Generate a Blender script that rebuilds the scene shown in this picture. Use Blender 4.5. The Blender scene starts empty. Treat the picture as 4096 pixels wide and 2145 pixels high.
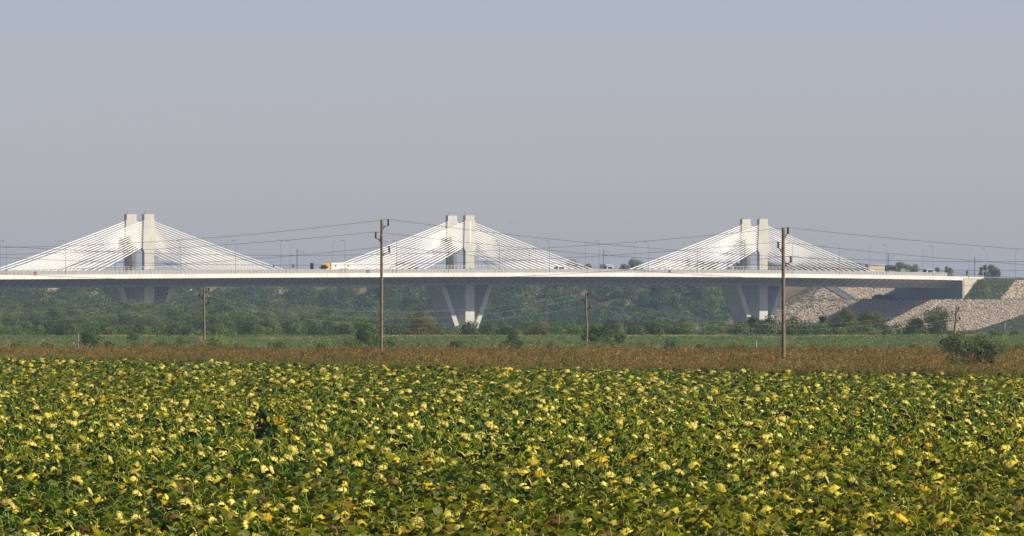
import bpy, math, random
import numpy as np
PI = math.pi
R = random.Random(7)
G = np.random.default_rng(11)
C = bpy.context.scene.collection
# ------------------------------------------------------------------ camera, sky, sun, exposure
F = 36000.0; HZ = 1195.0; CX = 2048.0; HC = 6.0        # focal length in photo pixels, horizon row, eye height
cam_d = bpy.data.cameras.new("camera"); cam = bpy.data.objects.new("camera", cam_d); C.objects.link(cam)
cam_d.sensor_width = 36.0; cam_d.lens = 36.0 * F / 4096; cam_d.clip_start = 1; cam_d.clip_end = 60000
cam.location = (0, 0, HC); cam.rotation_euler = (PI / 2 + math.atan((HZ - 1072.5) / F), 0, 0)
sc = bpy.context.scene; sc.camera = cam
sc.view_settings.view_transform = 'Standard'; sc.view_settings.look = 'None'
sc.view_settings.gamma = 1; sc.view_settings.exposure = 0.3
SUN = np.array([7.18, -1.64, 7.5]); SUN /= np.linalg.norm(SUN)
w = bpy.data.worlds.new("World"); sc.world = w; w.use_nodes = True
nt = w.node_tree; bg = nt.nodes['Background']
sky = nt.nodes.new('ShaderNodeTexSky'); sky.sky_type = 'NISHITA'; sky.sun_disc = False
sky.sun_elevation = math.asin(SUN[2]); sky.sun_rotation = math.atan2(SUN[0], SUN[1])
sky.air_density = 0.5; sky.dust_density = 0.62; sky.ozone_density = 1.5
tint = nt.nodes.new('ShaderNodeMix'); tint.data_type = 'RGBA'; tint.blend_type = 'MULTIPLY'; tint.inputs[0].default_value = 1
tint.inputs[7].default_value = (1.07, 0.885, 0.85, 1)
nt.links.new(sky.outputs[0], tint.inputs[6]); nt.links.new(tint.outputs[2], bg.inputs[0])
bg.inputs[1].default_value = 0.098
sd = bpy.data.lights.new("sun", 'SUN'); sd.energy = 5.0; sd.angle = math.radians(0.5); sd.color = (1.0, 0.89, 0.68)
so = bpy.data.objects.new("sun", sd); C.objects.link(so)
so.rotation_euler = (math.acos(SUN[2]), 0, math.atan2(SUN[1], SUN[0]) + PI / 2)
sc.cycles.max_bounces = 6; sc.cycles.transparent_max_bounces = 8; sc.cycles.volume_bounces = 1

# ------------------------------------------------------------------ helpers
def P(x, y, Y):                                         # photo pixel + distance -> world point
    return np.array([(x - CX) / F * Y, Y, HC + (HZ - y) / F * Y])
def mat(name, col, rough=0.8, var=0.0, scale=1.0, attr=False, trans=0.0, spec=0.3, metal=0.0, bump=0.0, var2=None, coord='Object', obs=False):
    m = bpy.data.materials.new(name); m.use_nodes = True; n = m.node_tree; b = n.nodes['Principled BSDF']
    b.inputs['Roughness'].default_value = rough; b.inputs['Metallic'].default_value = metal
    b.inputs['Specular IOR Level'].default_value = spec
    src = None
    if attr:
        a = n.nodes.new('ShaderNodeAttribute'); a.attribute_name = 'col'; src = a.outputs['Color']
    elif var > 0 or bump > 0:
        t = n.nodes.new('ShaderNodeTexCoord')
        no = n.nodes.new('ShaderNodeTexNoise'); no.inputs['Scale'].default_value = scale; no.inputs['Detail'].default_value = 6
        no.inputs['Roughness'].default_value = 0.65
        n.links.new(t.outputs[coord], no.inputs['Vector'])
        r = n.nodes.new('ShaderNodeValToRGB'); r.color_ramp.elements[0].position = 0.3; r.color_ramp.elements[1].position = 0.7
        c2 = var2 if var2 else tuple(min(1, c * (1 + var)) for c in col)
        r.color_ramp.elements[0].color = tuple(c * (1 - var) for c in col) + (1,)
        r.color_ramp.elements[1].color = tuple(c2) + (1,)
        n.links.new(no.outputs['Fac'], r.inputs[0]); src = r.outputs[0]
        if bump > 0:
            bu = n.nodes.new('ShaderNodeBump'); bu.inputs['Strength'].default_value = bump; bu.inputs['Distance'].default_value = 0.05
            n.links.new(no.outputs['Fac'], bu.inputs['Height']); n.links.new(bu.outputs[0], b.inputs['Normal'])
    if obs:                                             # casting lifts: every pour a slightly different grey, faint rain streaks
        t2 = n.nodes.new('ShaderNodeTexCoord'); sp = n.nodes.new('ShaderNodeSeparateXYZ'); n.links.new(t2.outputs['Object'], sp.inputs[0])
        dv = n.nodes.new('ShaderNodeMath'); dv.operation = 'DIVIDE'; dv.inputs[1].default_value = 4.3; n.links.new(sp.outputs[2], dv.inputs[0])
        fl = n.nodes.new('ShaderNodeMath'); fl.operation = 'FLOOR'; n.links.new(dv.outputs[0], fl.inputs[0])
        wn = n.nodes.new('ShaderNodeTexWhiteNoise'); wn.noise_dimensions = '1D'; n.links.new(fl.outputs[0], wn.inputs['W'])
        mp = n.nodes.new('ShaderNodeMapping'); mp.inputs['Scale'].default_value = (1.6, 1.6, .12); n.links.new(t2.outputs['Object'], mp.inputs[0])
        n2 = n.nodes.new('ShaderNodeTexNoise'); n2.inputs['Scale'].default_value = 1.0; n2.inputs['Detail'].default_value = 5; n.links.new(mp.outputs[0], n2.inputs[0])
        ad = n.nodes.new('ShaderNodeMath'); ad.operation = 'MULTIPLY_ADD'; ad.inputs[1].default_value = .45; n.links.new(n2.outputs[0], ad.inputs[0])
        m1 = n.nodes.new('ShaderNodeMath'); m1.operation = 'MULTIPLY_ADD'; m1.inputs[1].default_value = .14; m1.inputs[2].default_value = .70; n.links.new(wn.outputs['Value'], m1.inputs[0]); n.links.new(m1.outputs[0], ad.inputs[2])
        mu = n.nodes.new('ShaderNodeMix'); mu.data_type = 'RGBA'; mu.blend_type = 'MULTIPLY'; mu.inputs[0].default_value = 1
        n.links.new(src, mu.inputs[6]); n.links.new(ad.outputs[0], mu.inputs[7]); src = mu.outputs[2]
    if src is not None: n.links.new(src, b.inputs['Base Color'])
    else: b.inputs['Base Color'].default_value = tuple(col) + (1,)
    if trans > 0:
        tr = n.nodes.new('ShaderNodeBsdfTranslucent'); mx = n.nodes.new('ShaderNodeMixShader'); mx.inputs[0].default_value = trans
        if src is not None:
            n.links.new(src, tr.inputs[0])
        else: tr.inputs[0].default_value = tuple(col) + (1,)
        out = [q for q in n.nodes if q.type == 'OUTPUT_MATERIAL'][0]
        n.links.new(b.outputs[0], mx.inputs[1]); n.links.new(tr.outputs[0], mx.inputs[2]); n.links.new(mx.outputs[0], out.inputs[0])
    return m
class M3:                                               # mesh collector: triangles and per-vertex colours
    def __init__(s): s.v = []; s.f = []; s.c = []; s.n = 0
    def add(s, v, f, c=(.5, .5, .5)):
        v = np.asarray(v, float).reshape(-1, 3); f = np.asarray(f, int)
        if f.shape[1] == 4: f = np.concatenate([f[:, [0, 1, 2]], f[:, [0, 2, 3]]])
        s.v.append(v); s.f.append(f + s.n); s.n += len(v)
        c = np.asarray(c, float); s.c.append(np.broadcast_to(c, (len(v), 3)) if c.ndim == 1 else c)
        return s
    def arr(s): return np.concatenate(s.v), np.concatenate(s.f), np.concatenate(s.c)
    def box(s, x0, x1, y0, y1, z0, z1, c=(.5, .5, .5), fn=None):
        v = [(x, y, z) for z in (z0, z1) for y in (y0, y1) for x in (x0, x1)]
        if fn: v = [fn(*p) for p in v]
        return s.add(v, [(0, 2, 3, 1), (4, 5, 7, 6), (0, 1, 5, 4), (2, 6, 7, 3), (0, 4, 6, 2), (1, 3, 7, 5)], c)
    def tube(s, pts, rad, k=6, c=(.5, .5, .5), cap=True):
        pts = np.asarray(pts, float); n = len(pts); rad = np.broadcast_to(np.asarray(rad, float), (n,))
        T = np.gradient(pts, axis=0); T /= np.linalg.norm(T, axis=1)[:, None] + 1e-9
        ref = np.array([0, 0, 1.0]) if abs(T[:, 2]).mean() < 0.8 else np.array([1.0, 0, 0])
        A = np.cross(T, ref); A /= np.linalg.norm(A, axis=1)[:, None] + 1e-9; B = np.cross(T, A)
        th = np.arange(k) * 2 * PI / k
        v = pts[:, None] + rad[:, None, None] * (np.cos(th)[None, :, None] * A[:, None] + np.sin(th)[None, :, None] * B[:, None])
        f = [(i * k + j, i * k + (j + 1) % k, (i + 1) * k + (j + 1) % k, (i + 1) * k + j) for i in range(n - 1) for j in range(k)]
        s.add(v.reshape(-1, 3), f, c)
        if cap:
            s.add(np.concatenate([v[0], [pts[0]]]), [(j, k, (j + 1) % k) for j in range(k)], c)
            s.add(np.concatenate([v[-1], [pts[-1]]]), [(j, (j + 1) % k, k) for j in range(k)], c)
        return s
    def lathe(s, prof, c, k=10, org=(0, 0, 0)):         # prof: (radius, z)
        th = np.arange(k) * 2 * PI / k
        v = np.array([[r * math.cos(a) + org[0], r * math.sin(a) + org[1], z + org[2]] for r, z in prof for a in th])
        f = [(i * k + j, i * k + (j + 1) % k, (i + 1) * k + (j + 1) % k, (i + 1) * k + j) for i in range(len(prof) - 1) for j in range(k)]
        return s.add(v, f, c)
def mesh(name, v, f, c=None, m=None, smooth=False):
    me = bpy.data.meshes.new(name); v = np.ascontiguousarray(v, np.float32); f = np.ascontiguousarray(f, np.int32)
    me.vertices.add(len(v)); me.vertices.foreach_set('co', v.ravel())
    k = f.shape[1]; me.loops.add(f.size); me.loops.foreach_set('vertex_index', f.ravel())
    me.polygons.add(len(f)); me.polygons.foreach_set('loop_start', np.arange(0, f.size, k, dtype=np.int32))
    me.polygons.foreach_set('use_smooth', np.full(len(f), bool(smooth)))
    me.update(calc_edges=True)
    if c is not None:
        a = me.attributes.new('col', 'FLOAT_COLOR', 'POINT')
        a.data.foreach_set('color', np.concatenate([c, np.ones((len(c), 1))], 1).astype(np.float32).ravel())
    if m: me.materials.append(m)
    return me
def obj(name, data, parent=None, loc=(0, 0, 0)):
    if isinstance(data, tuple): data = mesh(name, data[0][0], data[0][1], data[0][2], data[1])
    o = bpy.data.objects.new(name, data); C.objects.link(o); o.location = loc
    if parent: o.parent = parent
    return o
def mo(name, b, m, parent=None, smooth=False):          # M3 -> object
    v, f, c = b.arr(); return obj(name, mesh(name, v, f, c, m, smooth), parent)
def tag(o, label=None, cat=None, group=None, kind=None):
    for k, x in (('label', label), ('category', cat), ('group', group), ('kind', kind)):
        if x: o[k] = x
    return o
def thing(name, label, cat, loc=(0, 0, 0), group=None, rz=0):
    o = bpy.data.objects.new(name, None); C.objects.link(o); o.location = loc; o.rotation_euler = (0, 0, rz)
    o.empty_display_size = 0.2
    return tag(o, label, cat, group)
def dup(root, loc, rz=0, label=None, scale=None):
    kids = {}
    for o in bpy.data.objects:
        if o.parent is not None: kids.setdefault(o.parent, []).append(o)
    def rec(o, par):
        c = o.copy(); C.objects.link(c)
        if par: c.parent = par
        for k in kids.get(o, []): rec(k, c)
        return c
    r = rec(root, None); r.location = loc; r.rotation_euler = (0, 0, rz)
    if label: r['label'] = label
    if scale: r.scale = scale if not isinstance(scale, (int, float)) else (scale,) * 3
    return r
def spread(protos, idx, pos, yaw, scl, tilt=None, ctint=None):
    """real copies of prototype arrays at many places, as one vertex / face / colour set"""
    VV, FF, CC, n = [], [], [], 0
    for k, (v, f, c) in enumerate(protos):
        s = np.where(idx == k)[0]
        if len(s) == 0: continue
        ca, sa = np.cos(yaw[s]), np.sin(yaw[s]); q = v[None] * scl[s][:, None, None]
        x = q[..., 0] * ca[:, None] - q[..., 1] * sa[:, None] + pos[s, 0][:, None]
        y = q[..., 0] * sa[:, None] + q[..., 1] * ca[:, None] + pos[s, 1][:, None]
        z = q[..., 2] + pos[s, 2][:, None]
        if tilt is not None: x = x + q[..., 2] * tilt[s, 0][:, None]; y = y + q[..., 2] * tilt[s, 1][:, None]
        VV.append(np.stack([x, y, z], -1).reshape(-1, 3).astype(np.float32))
        FF.append((f[None] + (np.arange(len(s)) * len(v))[:, None, None]).reshape(-1, 3) + n)
        cc = np.broadcast_to(c[None], (len(s),) + c.shape)
        if ctint is not None: cc = cc * ctint[s][:, None, :]
        CC.append(cc.reshape(-1, 3).astype(np.float32)); n += len(s) * len(v)
    return np.concatenate(VV), np.concatenate(FF), np.concatenate(CC)
def noise2(x, y, sc_, seed=0):                          # smooth value noise on numpy arrays, 0..1
    rg = np.random.default_rng(seed); T = rg.random((64, 64)); u = x / sc_; v = y / sc_
    i = np.floor(u).astype(int); j = np.floor(v).astype(int); a = u - i; b = v - j; a = a * a * (3 - 2 * a); b = b * b * (3 - 2 * b)
    g = lambda p, q: T[p % 64, q % 64]
    return (g(i, j) * (1 - a) + g(i + 1, j) * a) * (1 - b) + (g(i, j + 1) * (1 - a) + g(i + 1, j + 1) * a) * b
def smooth(x, a, b): t = np.clip((x - a) / (b - a), 0, 1); return t * t * (3 - 2 * t)

# ------------------------------------------------------------------ bridge frame: t along the deck, q across it (+ away), z up
BC, BS = 0.610, 0.7924; OY = 3100.6; OX = (597.5 - CX) / F * OY
def XY(t, q): return OX + t * BC - (q + 4.55) * BS, OY + t * BS + (q + 4.55) * BC
def TQ(X, Y):
    dx, dy = X - OX, Y - OY; return dx * BC + dy * BS, -dx * BS + dy * BC - 4.55
def t_at(x, q):
    r = (x - CX) / F; X0, Y0 = XY(0, q); return (r * Y0 - X0) / (BC - r * BS)
_fx = np.array([0, 300, 600, 1100, 1500, 1880, 2150, 2700, 3050, 3350, 3600, 3870.])
_fy = np.array([1118, 1116, 1114, 1111, 1109.5, 1108, 1107, 1107.5, 1109.5, 1113.6, 1118, 1121.5])
_t = np.array([t_at(x, -15.7) for x in _fx]); _z = np.array([P(x, y, XY(t, -15.7)[1])[2] for x, y, t in zip(_fx, _fy, _t)])
_pf = np.polyfit(_t, _z, 3)
TA = t_at(3850, -16.0)
TE = t_at(3872, -15.7)
def zf(t): return np.polyval(_pf, np.clip(t, -230, 640)) - np.maximum(0, -230 - np.asarray(t, float)) * 0.004
def B(t, q, dz):
    X, Y = XY(t, q); return (X, Y, float(zf(t)) + dz)
def BZ(t, q, z):
    X, Y = XY(t, q); return (X, Y, z)
def sweep(b, sec, ts, c=(.5, .5, .5), close=True, caps=True):
    k = len(sec); v = np.array([B(t, q, dz) for t in ts for q, dz in sec]); n = len(ts)
    kk = k if close else k - 1
    f = [(i * k + j, i * k + (j + 1) % k, (i + 1) * k + (j + 1) % k, (i + 1) * k + j) for i in range(n - 1) for j in range(kk)]
    b.add(v, f, c)
    if caps and close:
        for e in (0, n - 1):
            vv = v[e * k:(e + 1) * k]; ctr = vv.mean(0)
            b.add(np.vstack([vv, ctr]), [(j, (j + 1) % k, k) for j in range(k)], c)
    return b

# ------------------------------------------------------------------ materials
m_deck = mat('white_concrete', (.84, .83, .80), .7, attr=True)
m_barrier = mat('barrier_concrete', (.50, .50, .49), .8, .08, .4)
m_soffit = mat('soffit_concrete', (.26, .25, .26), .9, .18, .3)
m_tower = mat('tower_concrete', (.56, .545, .51), .85, .10, .30, bump=.2, obs=True)
m_pier = mat('pier_concrete', (.56, .55, .52), .85, .10, .25, obs=True)
m_cable = mat('cable_sheath', (.9, .9, .89), .35, spec=.5)
m_rail = mat('galvanised_railing', (.33, .36, .37), .5, metal=.3)
m_white = mat('white_paint', (.8, .8, .78), .4)
m_asph = mat('asphalt', (.06, .06, .06), .9, .2, .5)
m_abut = mat('abutment_concrete', (.55, .51, .42), .85, .1, .4)
m_grey = mat('grey_steel', (.32, .33, .34), .5, metal=.4)
m_dark = mat('dark_steel', (.05, .05, .055), .6)
m_wood = mat('weathered_wood', (.26, .20, .125), .85, .35, 3.0, bump=.3)
m_insul = mat('brown_glaze', (.02, .012, .01), .25, spec=.6)
m_rust = mat('rusty_iron', (.28, .13, .08), .8, .2, 8)
m_wire = mat('wire_metal', (.10, .10, .095), .6)
m_wirep = mat('bright_wire', (.32, .31, .29), .5)
m_leafc = mat('foliage', (0, 0, 0), .75, attr=True, trans=.36, spec=.12)
m_sleaf = mat('sunflower_leaf', (0, 0, 0), .6, attr=True, trans=.20, spec=.04)
m_grassc = mat('dry_grass', (0, 0, 0), .8, attr=True, trans=.3, spec=.1)
m_bark = mat('bark', (.12, .09, .06), .9, .2, 3)
m_stone = mat('riprap_stone', (0, 0, 0), .9, attr=True, spec=.2)
m_glass = mat('dark_glass', (.02, .03, .04), .1, spec=.6)
m_yel = mat('yellow_paint', (.85, .52, .05), .4)
m_blue = mat('blue_paint', (.02, .04, .22), .5)
m_red = mat('red_paint', (.5, .03, .04), .5)
m_tyre = mat('tyre_rubber', (.02, .02, .02), .9)
m_beige = mat('beige_plaster', (.68, .58, .43), .9, .06, .3)
m_roof = mat('dark_roofing', (.05, .055, .075), .8, .15, .3)
m_brick = mat('red_brown_plaster', (.14, .09, .08), .9, .2, .3)

# ------------------------------------------------------------------ terrain heights
TC = TA - 11.0; ZB = 5.55
def slope_h(t, q):                                      # river bank, berm, terrace and road embankment in bridge coordinates
    t = np.asarray(t, float); q = np.asarray(q, float)
    bump = (noise2(t + 5000, q + 5000, 14, 3) - .5) * 2
    lower = -6.3 + np.clip((t - (TC - 25)) / 25, 0, 1) * (ZB + 6.3)
    st = lower.copy()
    up = ZB + np.clip((t - (TA - 3)) / 12, 0, 1) * 5.0                   # stone terrace step behind the deck
    st = np.where(q > 17, np.maximum(st, np.where(t > TC, up, st)), st)
    road = 13.5 - np.clip((t - TA) / 400, 0, 1) * 1.5
    flank = np.clip((-16.2 + -q) / 10.5 * 8, -1, 8)
    dcone = np.hypot(np.minimum(t - (TA + 10.3), 0), np.minimum(q + 16.1, 0))
    emb = road - dcone * .79
    st = np.where((t > TA) & (q < -15.44), np.maximum(st, emb), st)
    st = np.where((t > TA + 2.4) & (q >= -15.44) & (q <= 16.9), road, st)
    wood = -5 + smooth(t, TC - 38, TA + 22) * (15.0 + 1.2 * bump) + bump * .8 * smooth(t, TC - 50, TC - 20)
    a = smooth(q, 54, 72)
    return st * (1 - a) + wood * a
def ground_h(X, Y):
    X = np.asarray(X, float); Y = np.asarray(Y, float)
    z = np.interp(Y, [-500, 850, 960, 1080, 1180, 1292, 1310, 1352, 2000, 3000], [0, 0, -1.6, -1.6, -1.2, .6, .6, -3.8, -5, -6.5])
    return z + (noise2(X + 900, Y, 9, 5) - .5) * .25 * (Y > 860)

# ground sheet
ys = np.concatenate([np.arange(-300, 700, 50), np.arange(700, 1400, 12), np.arange(1400, 3000, 100), np.geomspace(3000, 11500, 10)])
xs = np.concatenate([-np.geomspace(220, 4500, 10)[::-1], np.arange(-200, 201, 8), np.geomspace(220, 4500, 10)])
XX, YY = np.meshgrid(xs, ys); ZZ = ground_h(XX, YY)
nx, ny = len(xs), len(ys)
gf = np.array([(j * nx + i, j * nx + i + 1, (j + 1) * nx + i + 1, (j + 1) * nx + i) for j in range(ny - 1) for i in range(nx - 1)])
m_ground = mat('soil_and_turf', (.075, .07, .03), .95, .3, .05, var2=(.06, .085, .03))
o = obj('ground', mesh('ground', np.stack([XX, YY, ZZ], -1).reshape(-1, 3), gf, None, m_ground, True)); tag(o, kind='structure')
# river bank terrace
tt = np.concatenate([np.arange(TC - 60, TA + 60, 1.5), np.geomspace(TA + 61, TA + 4200, 14)])
qq = np.concatenate([np.arange(-140, -16.2, 2.0), [-15.8, -15.45, -15.43], np.arange(-14, 17, 4), [17.0, 17.02], np.arange(18, 120, 2.5), np.arange(120, 800, 7), [900, 1200, 1800, 2600]])
TT, QQ = np.meshgrid(tt, qq); HH = slope_h(TT, QQ); HX, HY = XY(TT, QQ)
nx, ny = len(tt), len(qq)
gf = np.array([(j * nx + i, j * nx + i + 1, (j + 1) * nx + i + 1, (j + 1) * nx + i) for j in range(ny - 1) for i in range(nx - 1)])
bump = noise2(TT + 3000, QQ + 3000, 9, 9)
col = np.zeros(TT.shape + (3,)); col[:] = (.10, .10, .05)
green = np.array([.065, .08, .03]); tan = np.array([.34, .24, .17]); stonec = np.array([.42, .365, .32]); brown = np.array([.20, .15, .10])
isw = smooth(QQ, 53, 62)[..., None]
col = stonec * (1 - isw) + (brown * (1 - bump[..., None] * .4)) * isw
isg = ((QQ < -48) & (TT < TC - 25 + (-48 - QQ) * 1.0)) | ((QQ < -12) & (TT > TA - 8) & (TT < TA + 400)) | ((TT > TC - 1) & (TT < TA - 1.5) & (QQ < 48)) | (TT > TA + 14)
ramp_ = (TT < TA + 8) & (QQ > 19) & (QQ < 44) & (TT > TA - 3)
col = np.where(isg[..., None] & ~ramp_[..., None], green + (tan - green) * (smooth(bump, .62, .8)[..., None]) * .5, col)
woodg = smooth(QQ, 75, 95)[..., None]
col = col * (1 - woodg) + (np.array([.075, .085, .035]) + (tan - .05) * smooth(bump, .6, .78)[..., None]) * woodg
m_terr = mat('bank_ground', (0, 0, 0), .95, attr=True, spec=.1)
o = obj('hillside', mesh('hillside', np.stack([HX, HY, HH], -1).reshape(-1, 3), gf, col.reshape(-1, 3), m_terr, True)); tag(o, kind='structure')

# ------------------------------------------------------------------ BRIDGE (one thing)
bridge = thing('cable_stayed_bridge', 'long white cable stayed bridge on V shaped concrete piers crossing the whole picture', 'bridge', (OX, OY, 0))
def bp(name, b, m, parent=None, smooth_=False):
    v, f, c = b.arr(); p = parent or bridge
    o = obj(name, mesh(name, v - np.array([OX, OY, 0]), f, c, m, smooth_), p); return o
T0 = -330
ts = np.append(np.arange(T0, TE, 9.0), TE)
bp('deck_slab', sweep(M3(), [(-15.4, 1.15), (-15.4, .1), (-13, -.15), (13, -.15), (15.4, .1), (15.4, 1.15)], ts), m_asph)
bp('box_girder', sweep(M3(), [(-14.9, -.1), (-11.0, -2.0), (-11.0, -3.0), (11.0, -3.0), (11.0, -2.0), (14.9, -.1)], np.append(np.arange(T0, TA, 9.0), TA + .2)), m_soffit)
b = M3(); b2 = M3(); rb = M3()
for q, s_ in ((-15.7, 1), (15.7, -1)):
    k = T0
    while k < TE:                                        # precast edge panels, thin open joints between them
        e = min(k + 5.92, TE); sweep(b, [(q, 0.0), (q, 1.45), (q + s_ * .28, 1.45), (q + s_ * .28, 0)], [k, e], np.array([.84, .83, .80]) * R.uniform(.86, 1.03)); k += 6.0
bp('edge_beam', b, m_deck)
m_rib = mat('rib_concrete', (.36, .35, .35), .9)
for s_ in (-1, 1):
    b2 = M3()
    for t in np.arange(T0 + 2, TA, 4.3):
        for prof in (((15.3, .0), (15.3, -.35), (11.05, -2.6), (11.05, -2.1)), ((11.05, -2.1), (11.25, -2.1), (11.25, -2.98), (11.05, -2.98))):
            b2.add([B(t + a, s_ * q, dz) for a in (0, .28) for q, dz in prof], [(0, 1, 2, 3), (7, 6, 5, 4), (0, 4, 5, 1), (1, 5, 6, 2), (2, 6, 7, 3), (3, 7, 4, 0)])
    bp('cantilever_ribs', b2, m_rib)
TB = t_at(3787, -13.2)
for q in (-13.2, 13.2):
    b = M3(); k = T0
    while k < TB:
        e = min(k + 7.94, TB); sweep(b, [(q - .28, 1.16), (q - .12, 2.55), (q - .16, 2.85), (q + .16, 2.85), (q + .12, 2.55), (q + .28, 1.16)], [k, e]); k += 8
    bp('traffic_barrier', b, m_barrier)
for q, s_ in ((-15.45, 1), (15.45, -1)):
    b = M3()
    for t in np.arange(T0, TE, 2.05):
        b.tube([B(t, q, 1.4), B(t, q, 2.55)], .055, 4)
    for dz, r_ in ((2.55, .055), (2.2, .03), (1.85, .03)):
        b.tube([B(t, q, dz) for t in ts], r_, 4)
    if s_ == 1:
        for t in np.arange(T0, TE, .34): b.tube([B(t, q, 1.5), B(t, q, 2.5)], .026, 3, cap=False)
    bp('railing', b, m_rail)
# median kerb and rail track bed
bp('track_bed', sweep(M3(), [(5.6, 1.16), (5.6, 1.5), (11.6, 1.5), (11.6, 1.16)], ts), mat('ballast', (.18, .16, .14), .95, .3, 2))
ncab = 13; cab_left = 100; cab_rest = M3()
for pi in range(3):
    t0 = 180.0 * pi; z0 = float(zf(t0)); par = None
    pier = M3()
    # central shaft
    pier.add([BZ(t0 + a, q, z) for q in (-4.55, 4.55) for a, z in ((-2.65, -11), (2.65, -11), (2.65, z0 - .2), (-2.65, z0 - .2))],
             [(0, 1, 2, 3), (7, 6, 5, 4), (0, 4, 5, 1), (1, 5, 6, 2), (3, 2, 6, 7), (0, 3, 7, 4)])
    po = bp('pier', pier, m_pier)
    po['label'] = ['V shaped pier half hidden by willows under the left towers', 'V shaped pier under the middle towers', 'V shaped pier under the right towers'][pi]
    for s_ in (-1, 1):
        st = M3(); top = z0 - 2.95; zb = -11.0
        xb = 14.0 - (top - zb) * .557
        lo, hi = s_ * (max(xb, .2) - 0), s_ * 14.0
        st.add([BZ(t0 + a, q, z) for q in (-3.2, 3.9) for a, z in ((lo - 1.3, zb), (lo + 1.3, zb), (hi + 1.3, top), (hi - 1.3, top))],
               [(0, 1, 2, 3), (7, 6, 5, 4), (0, 4, 5, 1), (1, 5, 6, 2), (3, 2, 6, 7), (0, 3, 7, 4)])
        bp('strut', st, m_pier, po)
    for side, (qa, qb) in enumerate(((-4.55, -3.4), (3.4, 4.55))):
        prof = [(-2.6, .9), (-2.6, 9.2), (-3.45, 10.2), (-2.95, 20.1), (-2.6, 20.25), (-2.65, 22.1), (2.65, 22.1), (2.6, 20.25), (2.95, 20.1), (3.45, 10.2), (2.6, 9.2), (2.6, .9)]
        n = len(prof); tw = M3(); v = [BZ(t0 + a, q, z0 + z) for q in (qa, qb) for a, z in prof]
        f = [(j, (j + 1) % n, n + (j + 1) % n, n + j) for j in range(n)]
        tw.add(v, f)
        for off in (0, n):                               # front and back as strips between mirrored profile points
            tw.add(v[off:off + n], [(i, n - 1 - i, n - 2 - i, i + 1) for i in range(5)])
        twr = bp('tower', tw, m_tower)
        twr['label'] = ['near', 'far'][side] + ' tower of the ' + ['left', 'middle', 'right'][pi] + ' pair'
        qf = (qa + qb) / 2
        if side == 0 and pi == 1:
            lp = M3(); lp.box(-.5, .5, 0, 0.04, 0, 8.2, fn=lambda x, y, z: BZ(t0 + .2 + x, qa - .005 - y, z0 + 11.8 + z)); bp('pale_panel', lp, m_white, twr)
        ms = M3(); ms.tube([BZ(t0 - 1.8, qf, z0 + 22.0), BZ(t0 - 1.8, qf, z0 + 22.9)], .07, 4); bp('warning_lamp', ms, m_dark, twr)
        for s_ in (-1, 1):
            for k in range(ncab):
                u = k / (ncab - 1); ztop = z0 + 19.5 - u * 8.7; ta = t0 + s_ * (79 - 48 * u) ; ts_ = t0 + s_ * (2.9 + .35 * u)
                a_ = np.array(BZ(ts_, qf, ztop)); e_ = np.array(B(ta, qf - .4, 1.5))
                sg = [a_ + (e_ - a_) * w_ - np.array([0, 0, .35 * 4 * w_ * (1 - w_)]) for w_ in (0, .25, .5, .75, 1)]
                cb = M3(); cb.tube(sg, .17, 6); d_ = (e_ - a_) / np.linalg.norm(e_ - a_)
                cb.tube([a_ - d_ * .3, a_ + d_ * .9], .2, 6); cb.tube([e_ - d_ * 2.2, e_], .19, 6)
                if side == 0 or cab_left > 78 - 0 and pi == 0 and s_ == -1 or (side == 1 and cab_left > 0 and pi == 0):
                    if cab_left > 0: bp('stay_cable', cb, m_cable, twr); cab_left -= 1; continue
                v_, f_, c_ = cb.arr(); cab_rest.add(v_, f_, c_)
    # white walkway guard beside each pair of towers
    g = M3(); ga, gb = t0 - 25, t0 + 21
    for t in np.arange(ga, gb, 2.1): g.tube([B(t, -5.6, 1.4), B(t + .1, -5.6, 4.15)], .085, 4)
    g.tube([B(ga, -5.6, 4.1), B(gb, -5.6, 4.1)], .06, 4); g.tube([B(ga, -5.6, 3.5), B(gb, -5.6, 3.5)], .04, 4)
    bp('walkway_guard', g, m_white)
o = bp('stay_cables', cab_rest, m_cable); o['kind'] = 'stuff'
# abutment
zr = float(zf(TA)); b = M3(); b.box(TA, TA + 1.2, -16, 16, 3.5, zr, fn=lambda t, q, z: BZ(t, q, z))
ab = bp('abutment_wall', b, mat('shade_toned_abutment_concrete', (.33, .33, .33), .9, .1, .4))  # wing wall concrete, with the shade on this front face put into the colour
for q in (-16.0, 15.5):
    b = M3(); b.add([BZ(a, q + d, z) for d in (0, .5) for a, z in ((TA + 1.2, 3.5), (TA + 13, 3.5), (TA + 13, zr + 1.0), (TA + 1.2, zr + 1.0))],
          [(0, 1, 2, 3), (7, 6, 5, 4), (0, 4, 5, 1), (1, 5, 6, 2), (3, 2, 6, 7), (0, 3, 7, 4)])
    bp('wing_wall', b, m_abut)
b = M3(); b.box(TE + .25, TE + 10, -16.1, -15.6, zr + .75, zr + 1.25, (.8, .79, .76), fn=lambda t, q, z: BZ(t, q, z)); bp('coping', b, m_deck)

# road and kerb behind the abutment
tr = np.concatenate([np.arange(TA + 1.5, TA + 120, 12), np.geomspace(TA + 130, TA + 900, 8)])
b = M3(); v = []; 
for t in tr:
    for q in (-15.0, 15.0): v.append(BZ(t, q, float(slope_h(np.array([t + .5]), np.array([0.]))[0]) + .06))
b.add(v, [(2 * i, 2 * i + 1, 2 * i + 3, 2 * i + 2) for i in range(len(tr) - 1)])
tag(mo('road', b, m_asph), kind='structure')

def road_z(t): return float(zf(min(t, TE))) + 1.16 if t < TA + 1 else 13.55 - max(0, min(1, (t - TA) / 400)) * 1.5
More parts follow.
